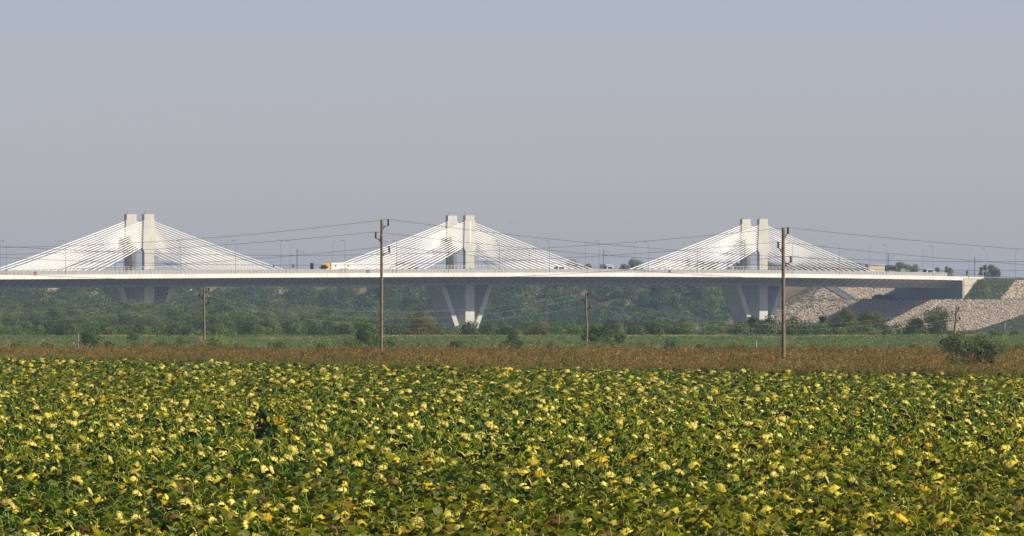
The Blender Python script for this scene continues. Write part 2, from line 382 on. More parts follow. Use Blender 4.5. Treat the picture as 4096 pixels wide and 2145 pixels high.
# ------------------------------------------------------------------ street lamps
def lamp_proto(dr, h=11.7):
    r = thing('street_lamp', 'x', 'street lamp', group='street lamps along the bridge')
    b = M3(); b.tube([(0, 0, 0), (0, 0, h * .5), (0, 0, h)], [.11, .085, .06], 6); b.tube([(0, 0, h), (-dr * BS * .5, dr * BC * .5, h + .25), (-dr * BS * 1.1, dr * BC * 1.1, h + .2)], .045, 5)
    mo('pole', b, m_grey, r)
    b = M3(); b.lathe([(.01, -.12), (.16, -.1), (.2, 0), (.12, .1), (.01, .13)], (.5,) * 3, 8)
    v, f, c = b.arr(); v = v.copy(); v[:, 0] *= 2.4; a = math.atan2(dr * BC, -dr * BS)
    v = np.stack([v[:, 0] * math.cos(a) - v[:, 1] * math.sin(a) - dr * BS * 1.4, v[:, 0] * math.sin(a) + v[:, 1] * math.cos(a) + dr * BC * 1.4, v[:, 2] + h + .2], 1)
    obj('lamp_head', mesh('lamp_head', v, f, c, m_white if dr < 0 else m_grey, True), r)
    return r
near_x = [-195, 25, 263, 495, 721, 943, 1160, 1380, 1587, 1793, 1998, 2198, 2397, 2593, 2789, 2977, 3169, 3359, 3547, 3732, 3945, 4130]
far_x = [-220, 0, 231, 461, 686, 904, 1122, 1332, 1540, 1745, 1950, 2144, 2342, 2538, 2731, 2925, 3110, 3293, 3479, 3690, 3876, 4063]
def where_b(x):
    marks = [(0, 'at the left end of the picture'), (300, 'left of the left towers'), (560, 'beside the left towers'), (860, 'right of the left towers'),
             (1200, 'between the left and middle towers'), (1500, 'left of the tall left wooden pole'), (1780, 'left of the middle towers'), (2050, 'beside the middle towers'),
             (2350, 'right of the middle towers'), (2620, 'between the middle and right towers'), (2900, 'left of the right towers'), (3150, 'beside the right towers'),
             (3450, 'right of the right towers'), (3760, 'above the end of the bridge'), (9999, 'beyond the bridge end')]
    for m_, s_ in marks:
        if x <= m_: return s_
seen = {}
for side, lst, q, dr in (('near', near_x, -14.75, 1), ('far', far_x, 14.75, -1)):
    pr = None
    for x in lst:
        t = t_at(x, q); z = road_z(t); X, Y = XY(t, q); ws = where_b(x)
        k = seen.get((side, ws), 0); seen[(side, ws)] = k + 1
        extra = '' if k == 0 else ', second one'
        lb = f'grey street lamp, {side} deck edge, {ws}{extra}'
        if pr is None: pr = lamp_proto(dr); pr.location = (X, Y, z - .1); pr['label'] = lb
        else: dup(pr, (X, Y, z - .1), 0, lb)
# ------------------------------------------------------------------ railway masts
def mast_proto():
    r = thing('railway_mast', 'x', 'mast', group='overhead line masts of the railway on the bridge')
    b = M3()
    for s_ in (-1, 1): b.box(s_ * .14 - .05, s_ * .14 + .05, -.14, .14, 0, 8.9)
    for z in np.arange(.4, 8.8, .7): b.box(-.09, .09, -.12, .12, z, z + .1)
    mo('mast_post', b, m_dark, r)
    b = M3(); e = np.array([BS, -BC, 0]) * 3.0
    b.tube([(0, 0, 8.1), e + (0, 0, 8.3)], .05, 5); b.tube([(0, 0, 6.6), e + (0, 0, 7.9)], .05, 5); b.tube([e + (0, 0, 8.3), e + (0, 0, 6.9)], .03, 4)
    mo('bracket_arm', b, m_grey, r); return r
pr = None; seen = {}
for x in (-140, 185, 521, 865, 1188, 1508, 1812, 2117, 2414, 2705, 2990, 3275, 3553, 3898):
    t = t_at(x, 12.0); X, Y = XY(t, 12.0); z = road_z(t) - .05; ws = where_b(x)
    k = seen.get(ws, 0); seen[ws] = k + 1
    lb = f'dark railway mast on the deck {ws}' + ('' if k == 0 else ', the second one')
    if pr is None: pr = mast_proto(); pr.location = (X, Y, z); pr['label'] = lb
    else: dup(pr, (X, Y, z), 0, lb)
b = M3()
for dz in (8.6 , 7.1):
    for a in np.arange(-200, 600, 46): b.tube([B(a + u * 46, 9.2, dz + (0 if dz < 8 else 1.2 * (4 * (u - .5) ** 2 - 1))) for u in np.linspace(0, 1, 6)], .012, 3)
tag(mo('catenary_wire', b, m_wire), 'thin contact wires strung over the railway along the bridge', 'wire')

# ------------------------------------------------------------------ vehicles on the bridge
BRZ = math.atan2(BS, BC)                                # heading along +t
def place(o, x, q, dz=0.0, flip=False):
    t = t_at(x, q); X, Y = XY(t, q); o.location = (X, Y, road_z(t) + dz); o.rotation_euler = (0, 0, BRZ + (PI if flip else 0)); return o
def wheels(r, xs_, hw, rad):
    for x in xs_:
        for s_ in (-1, 1):
            b = M3(); n = 14
            b.tube([(x, s_ * hw - .14, rad), (x, s_ * hw + .14, rad)], rad, n); mo('wheel', b, m_tyre, r)
def truck(name, label, x, q, cabm, L=13.2, flip=True, seed=0):
    r = thing(name, label, 'truck', group='trucks on the bridge')    # local: front toward +x
    b = M3(); b.add([(a, y, z) for y in (-1.24, 1.24) for a, z in ((-.0, .95), (2.3, .95), (2.35, 1.9), (2.15, 3.1), (1.5, 3.62), (0, 3.85))],
                    [(0, 1, 2, 3), (0, 3, 4, 5), (6, 9, 8, 7), (6, 11, 10, 9)] + [(i, (i + 1) % 6, 6 + (i + 1) % 6, 6 + i) for i in range(6)])
    c = mo('cab', b, cabm, r)
    b = M3(); b.add([(2.38, -1.12, 1.85), (2.38, 1.12, 1.85), (2.21, 1.12, 3.0), (2.21, -1.12, 3.0)], [(0, 1, 2, 3)]); mo('windscreen', b, m_glass, c)
    for s_ in (-1, 1):
        b = M3(); b.box(1.1, 2.0, s_ * 1.25 - .02, s_ * 1.25 + .02, 2.0, 2.8); mo('side_window', b, m_glass, c)
        b = M3(); b.box(2.3, 2.5, s_ * 1.45 - .1, s_ * 1.45 + .1, 1.9, 2.8); mo('mirror', b, m_dark, c)
    b = M3(); b.box(-.8 - L, -.55, -1.27, 1.27, 1.15, 4.0); tr_ = mo('trailer', b, m_white, r)
    for s_ in (-1, 1):
        for xx in (-3.0, -10.2):
            b = M3(); b.lathe([(.01, 0), (.42, 0), (.42, .02), (.01, .02)], (.5,) * 3, 12); v, f, cc = b.arr()
            v = np.stack([v[:, 0] + xx, s_ * (1.272 + v[:, 2]), v[:, 1] + 2.9], 1); obj('round_mark', mesh('round_mark', v, f, cc, m_red), tr_)
        b = M3(); b.box(-.8 - L + .3, -.9, s_ * 1.24 - .02, s_ * 1.24 + .02, .75, 1.1); mo('side_skirt', b, m_grey, tr_)
    b = M3(); b.box(-.5 - L * .9, 1.8, -.45, .45, .65, .95); mo('chassis', b, m_dark, r)
    wheels(r, (1.3, -1.2, -L + 1.0, -L + 2.3, -L + 3.6), 1.05, .5)
    return place(r, x, q, 0, flip)
truck('cargo_truck', 'yellow cabbed articulated truck with a white trailer driving left between the left and middle towers', 1310, -8.5, m_yel)
def van(name, label, x, q, m, L=5.2, H=2.2, flip=True, cat='van'):
    r = thing(name, label, cat)
    pr_ = [(0, .35), (L, .35), (L, 1.0), (L - .9, 1.2), (L - 1.8, H), (.1, H), (0, 1.2)]; n = len(pr_)
    b = M3(); b.add([(a, y, z) for y in (-.9, .9) for a, z in pr_], [(j, (j + 1) % n, n + (j + 1) % n, n + j) for j in range(n)])
    for off in (0, n): b.add([(a, -.9 if off == 0 else .9, z) for a, z in pr_], [(0, 1, 2, 3), (0, 3, 4, 5), (0, 5, 6, 6)])
    bd = mo('body', b, m, r)
    b = M3(); b.add([(L - .93, -.8, 1.24), (L - .93, .8, 1.24), (L - 1.72, .8, H - .1), (L - 1.72, -.8, H - .1)], [(0, 1, 2, 3)]); v, f, c = b.arr(); v[:, 0] += .03; obj('windscreen', mesh('windscreen', v, f, c, m_glass), bd)
    for s_ in (-1, 1):
        b = M3(); b.box(.5, L - 1.9, s_ * .905 - .01, s_ * .905 + .01, 1.25, H - .15); mo('side_window', b, m_glass, bd)
    wheels(r, (.9, L - .9), .82, .34)
    return place(r, x, q, 0, flip)
van('passenger_car', 'small dark grey car passing in front of the white trailer', 1385, -12.0 + .8, m_grey, 4.3, 1.9, True, 'car')
van('delivery_van', 'white van on the bridge just right of the middle towers', 2252, -9, m_white, 5.6, 2.5)
van('white_minibus', 'white minibus near the right end of the bridge', 3728, -9, m_white, 6.2, 2.9)
van('white_utility_van', 'white van half hidden by the barrier between the middle and right towers', 2446, -8, m_white, 5.4, 2.7)
# signs and equipment on the deck
def sign(name, label, x, q, m, shape, wd, hh, zc):
    r = thing(name, label, 'sign')
    b = M3(); b.tube([(0, 0, 0), (0, 0, zc + hh / 2)], .05, 6); mo('post', b, m_grey, r)
    b = M3()
    if shape == 'disc':
        b.lathe([(.01, 0), (wd / 2, 0), (wd / 2, .04), (.01, .04)], (.5,) * 3, 16); v, f, c = b.arr()
        v = np.stack([-.07 - v[:, 2], v[:, 0], v[:, 1] + zc], 1); obj('plate', mesh('plate', v, f, c, m), r)
    else: b.box(-.1, -.06, -wd / 2, wd / 2, zc - hh / 2, zc + hh / 2); mo('plate', b, m, r)
    return place(r, x, q, .0)
sign('blue_road_sign', 'tall dark blue sign panel standing on the deck left of the yellow truck', 1248, -6.2, m_blue, 'rect', 1.5, 2.3, 2.75)
sign('round_road_sign', 'small round sign back at the right foot of the left cables', 1095, -6.2, m_grey, 'disc', .95, .95, 2.9)
sign('round_road_sign', 'small square sign back left of the blue sign panel', 1173, -6.2, m_grey, 'rect', 1.0, 1.15, 2.9)
sign('small_blue_sign', 'narrow dark blue sign standing beyond the end of the bridge', 3868, -6.2, m_blue, 'rect', .9, 1.9, 2.4)
pr = None
for x, lb in ((140, 'red cabinet on the near railing at the far left under the cables'), (1471, 'red cabinet on the near railing just left of the taller wooden pole'), (2678, 'red cabinet on the near railing between middle and right towers'), (3812, 'red cabinet near the end of the bridge')):
    if pr is None:
        pr = thing('fire_cabinet', lb, 'cabinet', group='red cabinets on the railing')
        b = M3(); b.box(-.65, .65, -.18, .18, .15, 1.25); mo('cabinet_body', b, m_red, pr)
        b = M3(); b.box(-.6, .6, -.22, -.185, .2, 1.2); mo('cabinet_door', b, m_red, pr); o = pr
    else: o = dup(pr, (0, 0, 0), 0, lb)
    place(o, x, -14.9, .1); o.scale = (.45,) * 3 if x > 3800 else (1, 1, 1)
# worker in red by the left towers
def person(x, q):
    r = thing('person', 'person in red standing on the deck left of the nearer left tower', 'person')
    nodes = [(0, 0, .95), (0, 0, 1.2), (0, 0, 1.42), (0, 0, 1.52), (.12, 0, .9), (.13, 0, .5), (.14, .02, .08), (-.12, 0, .9), (-.13, 0, .5), (-.14, .02, .08),
             (.2, 0, 1.4), (.26, -.03, 1.12), (.24, -.12, .9), (-.2, 0, 1.4), (-.26, -.03, 1.12), (-.24, -.12, .9), (0, -.01, 1.62), (0, -.01, 1.75), (.15, -.1, .04), (-.15, -.1, .04)]
    ed = [(0, 1), (1, 2), (2, 3), (0, 4), (4, 5), (5, 6), (0, 7), (7, 8), (8, 9), (2, 10), (10, 11), (11, 12), (2, 13), (13, 14), (14, 15), (3, 16), (16, 17), (6, 18), (9, 19)]
    rad = [.15, .14, .13, .06, .1, .075, .05, .1, .075, .05, .07, .05, .04, .07, .05, .04, .1, .09, .04, .04]
    me = bpy.data.meshes.new('body'); me.from_pydata(nodes, ed, []); o = bpy.data.objects.new('body', me); C.objects.link(o); o.parent = r
    s = o.modifiers.new('skin', 'SKIN'); 
    for i, vv in enumerate(me.skin_vertices[0].data): vv.radius = (rad[i], rad[i])
    me.skin_vertices[0].data[0].use_root = True; o.modifiers.new('sub', 'SUBSURF').levels = 1
    me.materials.append(mat('skin', (.45, .27, .2), .6))
    b = M3(); b.lathe([(.19, .82), (.21, 1.1), (.22, 1.4), (.1, 1.54)], (.5,) * 3, 12); mo('red_jacket', b, m_red, r)
    b = M3(); b.lathe([(.12, 1.7), (.125, 1.78), (.07, 1.86), (.01, 1.88)], (.5,) * 3, 10); mo('hair', b, m_dark, r)
    return place(r, x, q, .25)
person(504, -14.6)

# ------------------------------------------------------------------ wooden pole lines
def pole(name, label, x, ytop, ybase, Y, ins, rtop, rbot, lean=0.0, sc_=1.0, group=None, curve=0.0):
    base = P(x, HZ, Y); gz = float(ground_h(base[0], Y)) - .3; top = P(x + lean, ytop, Y)
    r = thing(name, label, 'utility pole', (base[0], Y, gz), group)
    n = 14; pts = []
    for i in range(n):
        u = i / (n - 1); pts.append((u * (top[0] - base[0]) + curve * math.sin(u * 5) * .06, 0, u * (top[2] - gz)))
    b = M3(); b.tube(pts, np.linspace(rbot, rtop, n), 14); mo('pole_shaft', b, m_wood, r, True)
    for (ix, iy, ih) in ins:                             # wire seat pixel and insulator height in metres
        a = P(ix, iy, Y) - np.array([base[0], Y, gz]); px = pts[-1][0]; s_ = 1 if a[0] > px else -1
        u = min(1, a[2] / pts[-1][2]); px = pts[int(u * (n - 1))][0]
        zl = a[2] - ih - .12 * sc_
        b = M3(); b.tube([(px + s_ * rtop * .8, 0, zl - .05), (a[0] - s_ * .08, 0, zl), (a[0], 0, zl + .04), (a[0], 0, zl + .2 * sc_)], .035 * sc_, 6)
        b.tube([(px + s_ * rtop * 1.0, 0, zl - .28 * sc_), (px + s_ * (rtop + .14 * sc_), 0, zl - .03)], .04 * sc_, 5)
        b.box(px + s_ * rtop * .9 - .03, px + s_ * rtop * .9 + .03, -.06, .06, zl - .35 * sc_, zl + .25 * sc_)
        br = mo('bracket', b, m_rust if Y < 900 else m_insul, r)
        prof = [(.02, a[2] - ih - .1 * sc_)]
        k = 5
        for i in range(k):
            z = a[2] - ih + i * ih / k; prof += [(.1 * sc_, z), (.115 * sc_, z + ih / k * .25), (.065 * sc_, z + ih / k * .55), (.06 * sc_, z + ih / k * .95)]
        prof += [(.05 * sc_, a[2]), (.005, a[2] + .02)]
        b = M3(); b.lathe(prof, (.5,) * 3, 10, (a[0], 0, 0)); mo('insulator', b, m_insul, br, True)
    return r
YA, YB = 810.0, 704.0
insA = [(1553, 877, .5), (1503, 928, .5), (1557, 985, .5)]; insB = [(3152, 910, .42), (3113, 968, .42), (3163, 1025, .42)]
pole('wooden_pole', 'tall wooden utility pole with three insulators, left of the middle cables', 1525, 879, 1395, YA, insA, .125, .15, group='tall wooden power line poles', lean=2)
pole('wooden_pole', 'tall wooden utility pole in front of the cables right of the right towers', 3134, 913, 1425, YB, insB, .125, .165, lean=-1, group='tall wooden power line poles')
sh = lambda L, d: [(x + d, y, h) for x, y, h in L]
for nm, x, y0, Yp, ins, d, lb in (('A', 1525, 879, YA, insA, 4800, 'to the right of'), ('A', 1525, 879, YA, insA, -3500, 'to the left of'),
                               ('B', 3134, 913, YB, insB, 5000, 'to the right of'), ('B', 3134, 913, YB, insB, -4000, 'to the left of')):
    pole('wooden_pole', f'wooden utility pole out of the picture, {lb} ' + ('the taller left pole' if nm == 'A' else 'the right pole'), x + d, y0, 1400, Yp, sh(ins, d), .125, .15, group='tall wooden power line poles')
YC = [(-870, 1120.), (812, 1140.), (2340, 1190.), (3822, 1240.), (5200, 1290.)]
insC = [[(807 + 28, 1152, .26), (798, 1175, .26), (834, 1203, .26)], [(2352, 1170, .28), (2331, 1192, .28), (2359, 1221, .28)], [(3835, 1228, .28), (3808, 1243, .28), (3838, 1268, .28)]]
gs = 'smaller wooden poles of the far power line'
pole('wooden_pole', 'small far wooden pole against the trees between left and middle piers', 814, 1155, 1390, 1140., insC[0], .125, .165, lean=4, sc_=1.25, group=gs, curve=1)
pole('wooden_pole', 'small far wooden pole with three brackets in the dark wood right of the middle pier', 2342, 1172, 1390, 1190., insC[1], .125, .165, lean=6, sc_=1.25, group=gs, curve=2)
pole('wooden_pole', 'small far crooked wooden pole in front of the stone slope at the right', 3826, 1224, 1380, 1240., insC[2], .13, .17, lean=-6, sc_=1.25, group=gs, curve=-3)
pole('wooden_pole', 'small wooden pole out of the picture to the left', -870, 1155, 1390, 1120., sh(insC[0], -1684), .12, .17, sc_=.9, group=gs)
pole('wooden_pole', 'small wooden pole out of the picture to the right', 5200, 1224, 1380, 1290., sh(insC[2], 1374), .12, .18, sc_=.9, group=gs)
def wire(name, label, spans, rad, m, Yf):
    pts = []
    for (xa, ya, xm, ym, xb, yb) in spans:
        for x in np.linspace(xa, xb, 40):
            y = ym - (ym - (ya if x < xm else yb)) * ((x - xm) / ((xa if x < xm else xb) - xm)) ** 2
            if pts and abs(x - pts[-1][1]) < 1e-6: continue
            pts.append((P(x, y, Yf(x)), x))
    b = M3(); b.tube([p[0] for p in pts], rad, 5); tag(mo(name, b, m), label, 'wire', 'power line wires')
cA = lambda x: YA; cB = lambda x: YB
pm = lambda n: 'top right', 
wire('power_wire', 'upper wire of the tall left pole, strung on its top insulator', [(-1947, 877, -200, 992, 1553, 877), (1553, 877, 3950, 1047, 6353, 877)], .016, m_wire, cA)
wire('power_wire', 'wire held by the left insulator of the tall left pole', [(-1997, 928, -300, 1021, 1503, 928), (1503, 928, 4000, 1083, 6303, 928)], .016, m_wire, cA)
wire('power_wire', 'wire held by the lowest insulator of the tall left pole', [(-1943, 985, -250, 1085, 1557, 985), (1557, 985, 4200, 1144, 6357, 985)], .016, m_wire, cA)
wire('power_wire', 'upper wire of the right pole, strung on its top insulator', [(-848, 910, 1150, 1022, 3152, 910), (3152, 910, 5650, 1053, 8152, 910)], .014, m_wire, cB)
wire('power_wire', 'wire held by the left insulator of the right pole', [(-887, 968, 1200, 1061, 3113, 968), (3113, 968, 5613, 1111, 8113, 968)], .014, m_wire, cB)
wire('power_wire', 'wire held by the lowest insulator of the right pole', [(-837, 1025, 1150, 1128, 3163, 1025), (3163, 1025, 5663, 1168, 8163, 1025)], .014, m_wire, cB)
cC = lambda x: float(np.interp(x, [a for a, _ in YC], [b_ for _, b_ in YC]))
wl = [(insC[0][0][:2], insC[1][0][:2], insC[2][0][:2], (1238, 1249, 1300)), (insC[0][1][:2], insC[1][1][:2], insC[2][1][:2], (1254, 1275, 1320)), (insC[0][2][:2], insC[1][2][:2], insC[2][2][:2], (1290, 1298, 1348))]
for (c, d, e, ym), nm in zip(wl, ('highest', 'middle', 'lowest')):
    wire('power_wire', f'{nm} pale wire of the small far poles against the trees',
         [(c[0] - 1684, c[1], -50, ym[0], c[0], c[1]), (c[0], c[1], 1590, ym[1], d[0], d[1]), (d[0], d[1], 3130, ym[2], e[0], e[1]), (e[0], e[1], 4500, ym[2], e[0] + 1374, e[1])], .0085, m_wirep, cC)
# birds on the far wire, gulls in the air
def bird_proto(name, m, m2, label, group):
    r = thing(name, label, 'bird', group=group)
    b = M3(); n = 8
    b.tube([(-.16, 0, .02), (-.08, 0, .08), (0, 0, .11), (.07, 0, .15), (.1, 0, .2), (.15, 0, .2)], [.015, .05, .075, .05, .04, .012], 8); mo('body', b, m, r, True)
    b = M3(); b.add([(-.1, .05, .14), (.06, .06, .15), (.0, .08, .05), (-.22, .03, .02), (-.1, -.05, .14), (.06, -.06, .15), (.0, -.08, .05), (-.22, -.03, .02)], [(0, 1, 2, 3), (4, 5, 6, 7)]); mo('wing', b, m2, r)
    return r
bpz = [(635, 'leftmost of the dark birds on the top far wire'), (651, 'second dark bird on the top far wire'), (670, 'third dark bird on the top far wire'), (727, 'dark bird alone on the top far wire near the small left pole')]
def wy(x): xa, ya, xm, ym = insC[0][0][0], insC[0][0][1], -50, 1238; return ym - (ym - ya) * ((x - xm) / (xa - xm)) ** 2
pb = None
for x, lb in bpz:
    p = P(x, wy(x), cC(x)) + (0, 0, .02)
    if pb is None: pb = bird_proto('perched_bird', m_dark, m_dark, lb, 'birds perched on the far wire'); pb.location = p; pb.scale = (1.2,) * 3
    else: dup(pb, p, R.uniform(-.5, .5), lb, 1.2)
p = P(763, wy(763), cC(763)); o = bird_proto('perched_bird', m_white, m_white, 'white bird on the far wire beside the small left pole', 'birds perched on the far wire'); o.location = p; o.scale = (1.2,) * 3
for x, y, lb in ((2040, 890, 'left of two tiny pale gulls flying right of the middle towers'), (2056, 892, 'right of two tiny pale gulls flying right of the middle towers')):
    r = thing('flying_gull', lb, 'bird', P(x, y, 1800), group='gulls in flight')
    b = M3(); b.tube([(-.2, 0, 0), (0, 0, .03), (.2, 0, .02)], [.02, .07, .02], 6); mo('body', b, m_white, r)
    b = M3(); b.add([(-.05, 0, .04), (.1, 0, .04), (.06, .35, .16), (-.06, .6, .08), (.06, -.35, .16), (-.06, -.6, .08)], [(0, 1, 2), (0, 2, 3), (0, 4, 1), (0, 5, 4)]); mo('wings', b, m_white, r)

# ------------------------------------------------------------------ foliage
def leaf_quads(p, nrm, size, c, g, jit=.38):
    c = np.clip(c * np.array([1.6, 1.75, 1.5]), .005, .6)
    """two-triangle leaf sprays at points p facing roughly along nrm"""
    n = len(p); nn = nrm + jit * g.normal(size=(n, 3)); nn /= np.linalg.norm(nn, axis=1)[:, None] + 1e-9
    a = np.cross(nn, g.normal(size=(n, 3))); a /= np.linalg.norm(a, axis=1)[:, None] + 1e-9; b_ = np.cross(nn, a)
    s = (size * g.uniform(.6, 1.35, n))[:, None] / 2
    v = np.stack([p + a * s, p + b_ * s * .7, p - a * s, p - b_ * s * .7], 1).reshape(-1, 3)
    i = np.arange(n)[:, None] * 4
    f = np.concatenate([i + [0, 1, 2], i + [0, 2, 3]]); return v, f, np.repeat(c, 4, axis=0)
def crown_arr(h, wd, base, nl, nleaf, size, col, g, shape='round', var=.25):
    """lobes spread through the crown volume, leaves on and in each lobe"""
    P_, N_, C_ = [], [], []
    for k in range(nl):
        a = g.uniform(0, 2 * PI); u = g.uniform(0, 1)
        if shape == 'round': z = base + (h - base) * (.12 + .78 * u); rr = wd / 2 * math.sqrt(max(.05, 1 - (2 * (z - base) / (h - base) - .85) ** 2 * .8)) * g.uniform(.25, .85)
        elif shape == 'spire': z = base + (h - base) * (.05 + .9 * u); rr = wd / 2 * (1 - u) * g.uniform(.2, .9)
        else: z = base + (h - base) * (.1 + .7 * u); rr = wd / 2 * (1 - .45 * u) * g.uniform(.2, .95)
        lr = (wd + (h - base)) / 2 * g.uniform(.14, .26) * (1 if shape != 'spire' else .45)
        c0 = np.array([rr * math.cos(a), rr * math.sin(a), min(z, h - lr * .6)])
        m = max(6, int(nleaf / nl)); d = g.normal(size=(m, 3)); d /= np.linalg.norm(d, axis=1)[:, None]
        rad = lr * g.uniform(.55, 1.12, m) ** .6
        p = c0 + d * rad[:, None] * [1, 1, .85]; P_.append(p); N_.append(d)
        cc = np.array(col) * (1 + var * g.normal()) * (1 + .10 * g.normal(size=(m, 1)))
        C_.append(np.clip(cc, .008, 1))
    p = np.concatenate(P_); p[:, 2] *= h / np.percentile(p[:, 2], 98.5); rr = np.percentile(np.abs(p[:, :2]), 97); p[:, :2] *= wd / 2 / rr; p[:, 2] = np.maximum(p[:, 2], .05)
    return leaf_quads(p, np.concatenate(N_), size, np.concatenate(C_), g)
def tree_proto(name, label, cat, group, h, wd, base, nl, nleaf, size, col, seed, shape='round', trunk=True, var=.25):
    g = np.random.default_rng(seed); r = thing(name, label, cat, group=group)
    v, f, c = crown_arr(h, wd, base, nl, nleaf, size, col, g, shape, var); obj('crown', mesh('crown', v, f, c, m_leafc), r)
    b = M3(); tr_ = wd * .025 + .05
    b.tube([(0, 0, -.6), (.05, 0, h * .3), (-.05, .1, h * .7)], [tr_ * 1.3, tr_, tr_ * .4], 7)
    for k in range(5):
        a = g.uniform(0, 2 * PI); z = h * g.uniform(.15, .45); L = wd * g.uniform(.25, .42)
        b.tube([(0, 0, z), (L * .5 * math.cos(a), L * .5 * math.sin(a), z + h * .15), (L * math.cos(a), L * math.sin(a), z + h * .3)], [tr_ * .6, tr_ * .4, tr_ * .15], 5)
    mo('trunk' if trunk else 'stem', b, m_bark, r); return r
def near_mark(x):
    ms = [(330, 'at the left edge'), (560, 'left of the left pier'), (690, 'in front of the left pier'), (860, 'around the left small wooden pole'), (1200, 'right of the left small wooden pole'),
          (1480, 'left of the taller wooden pole'), (1760, 'between the tall left pole and the middle pier'), (2000, 'at the foot of the middle pier'), (2300, 'left of the middle small pole'),
          (2600, 'right of the middle small pole'), (2950, 'left of the right pier'), (3120, 'at the foot of the right pier'), (3450, 'right of the right tall pole'), (3780, 'in front of the stone slope'), (9999, 'at the right edge')]
    for m_, s_ in ms:
        if x <= m_: return s_
# willow belt, in front of the bridge's left pier
WC = [(.075, .105, .036), (.065, .09, .042), (.09, .105, .05), (.058, .085, .034), (.08, .095, .055)]
kinds = ['dark green', 'grey green', 'pale olive', 'deep green', 'dusty green']
wprot = []
g = np.random.default_rng(5)
for k in range(5):
    o = tree_proto('willow_tree', 'x', 'tree', 'willows in the belt below the bridge', 9.5, 9.0 + k * .5, .6, 22, 7000, .34, WC[k], 50 + k, 'bush' if k % 2 else 'round'); wprot.append([o, False])
rows = []
for row, (Yr, ytop) in enumerate(((2500, 1196), (2330, 1218), (2200, 1240), (2060, 1262))):
    x = -160 - 30 * row
    while x < 1480 - 20 * row:
        yt = ytop + g.uniform(-8, 10)
        if row == 0: yt = np.interp(x, [-100, 100, 380, 450, 540, 720, 800, 900, 1100, 1300, 1480], [1205, 1190, 1200, 1195, 1224, 1222, 1218, 1190, 1225, 1232, 1262]) + g.uniform(-4, 6)
        rows.append((x, yt + (max(0, x - 950) * .06 if row else 0), Yr + g.uniform(-50, 50), row)); x += g.uniform(62, 105)
cnt = {}
def put(pr, x, yt, Y, h0, label, wscale=1.0, gz=None):
    o, used = pr; X = P(x, HZ, Y)[0]; z = float(ground_h(X, Y)) - .2 if gz is None else gz
    H = max(1.0, P(x, yt, Y)[2] - z); s = H / h0
    scl = (s * .5 + wscale * .5 if wscale == 1.0 else wscale,) * 2 + (s,)
    rz = g.uniform(0, 6.28)
    if used: o = dup(o, (X, Y, z), rz, label, scl)
    else: o.location = (X, Y, z); o.rotation_euler = (0, 0, rz); o['label'] = label; o.scale = scl; pr[1] = True
    return o
rown = ['back row', 'second row', 'third row', 'front row']
for x, yt, Y, row in rows:
    k = int(g.integers(0, 5)); put(wprot[k], x, yt, Y, 9.5, f'{kinds[k]} willow, {rown[row]} of the belt, {near_mark(x)}')
# shrub belt on the near bank
sprot = []
SC = [(.085, .115, .035), (.07, .10, .03), (.10, .12, .05), (.06, .085, .028)]; sk = ['bright green', 'mid green', 'pale green', 'dull green']
for k in range(4):
    sprot.append([tree_proto('riverside_shrub', 'x', 'shrub', 'shrubs behind the grassy dike', 5.0, 5.6, 0, 15, 3800, .25, SC[k], 80 + k, 'bush', False), False])
for row, (Yr, dy) in enumerate(((1820, 0), (1700, 9), (1560, 20))):
    x = -80 - 25 * row
    while x < 4200:
        yt = np.interp(x, [0, 700, 1300, 1500, 1800, 2300, 2750, 2900, 3100, 3300, 3600, 3900, 4096], [1292, 1298, 1290, 1300, 1298, 1292, 1285, 1292, 1285, 1290, 1302, 1322, 1325]) + dy * .6 + g.uniform(-9, 10)
        if row < 2 or g.random() < .75:
            k = int(g.integers(0, 4)); put(sprot[k], x, yt, Yr + g.uniform(-40, 40), 5.0, f'{sk[k]} shrub, {["rear", "middle", "front"][row]} line, {near_mark(x)}')
        x += g.uniform(62, 120)
# individual bushes and trees that stand out
def single(name, label, x, yt, Y, wpx, col, seed, shape='bush', size=.34, n=4200, nl=22, yb=None, var=.2):
    X = P(x, HZ, Y)[0]; z = float(ground_h(X, Y)) - .2; H = P(x, yt, Y)[2] - z; W = wpx * Y / F
    o = tree_proto(name, label, 'tree' if 'tree' in name else 'shrub', None, H, W, 0 if 'shrub' in name or 'bush' in name else .5, nl, n, size, col, seed, shape, 'tree' in name, var)
    o.location = (X, Y, z); return o
single('round_bush', 'large round olive brown bush between the taller pole and the middle pier', 1662, 1262, 1450, 190, (.11, .10, .045), 1, 'round', .24, 6500, 30, var=.1)
single('round_bush', 'smaller round brown bush right of the middle pier', 2148, 1292, 1450, 100, (.13, .105, .05), 2, 'round', .22, 4000, 24, var=.1)
single('leafy_shrub', 'tall leafy green shrub just left of the taller wooden pole', 1468, 1284, 1180, 120, (.075, .105, .03), 3, 'bush', .2, 4500, 22)
single('leafy_shrub', 'low leafy shrub spreading left of the taller wooden pole', 1405, 1345, 1150, 100, (.08, .11, .035), 4, 'bush', .18, 2500, 16)
single('leafy_shrub', 'low green shrub right behind the foot of the taller wooden pole', 1560, 1352, 1160, 90, (.08, .115, .035), 5, 'bush', .18, 2000, 14)
single('leafy_shrub', 'green shrub at the foot of the small middle pole', 2392, 1308, 1240, 120, (.06, .09, .028), 6, 'bush', .22, 4200, 22)
single('leafy_shrub', 'small green shrub right of the one at the middle small pole', 2482, 1338, 1230, 70, (.07, .10, .03), 7, 'bush', .2, 1800, 12)
single('leafy_shrub', 'dark leafy weed bush on the dike at the left of the picture', 365, 1322, 1120, 95, (.05, .08, .03), 8, 'bush', .2, 2200, 14)
single('leafy_shrub', 'leafy weeds on the dike left of the left pier', 530, 1332, 1100, 80, (.06, .09, .03), 9, 'bush', .18, 1600, 12)
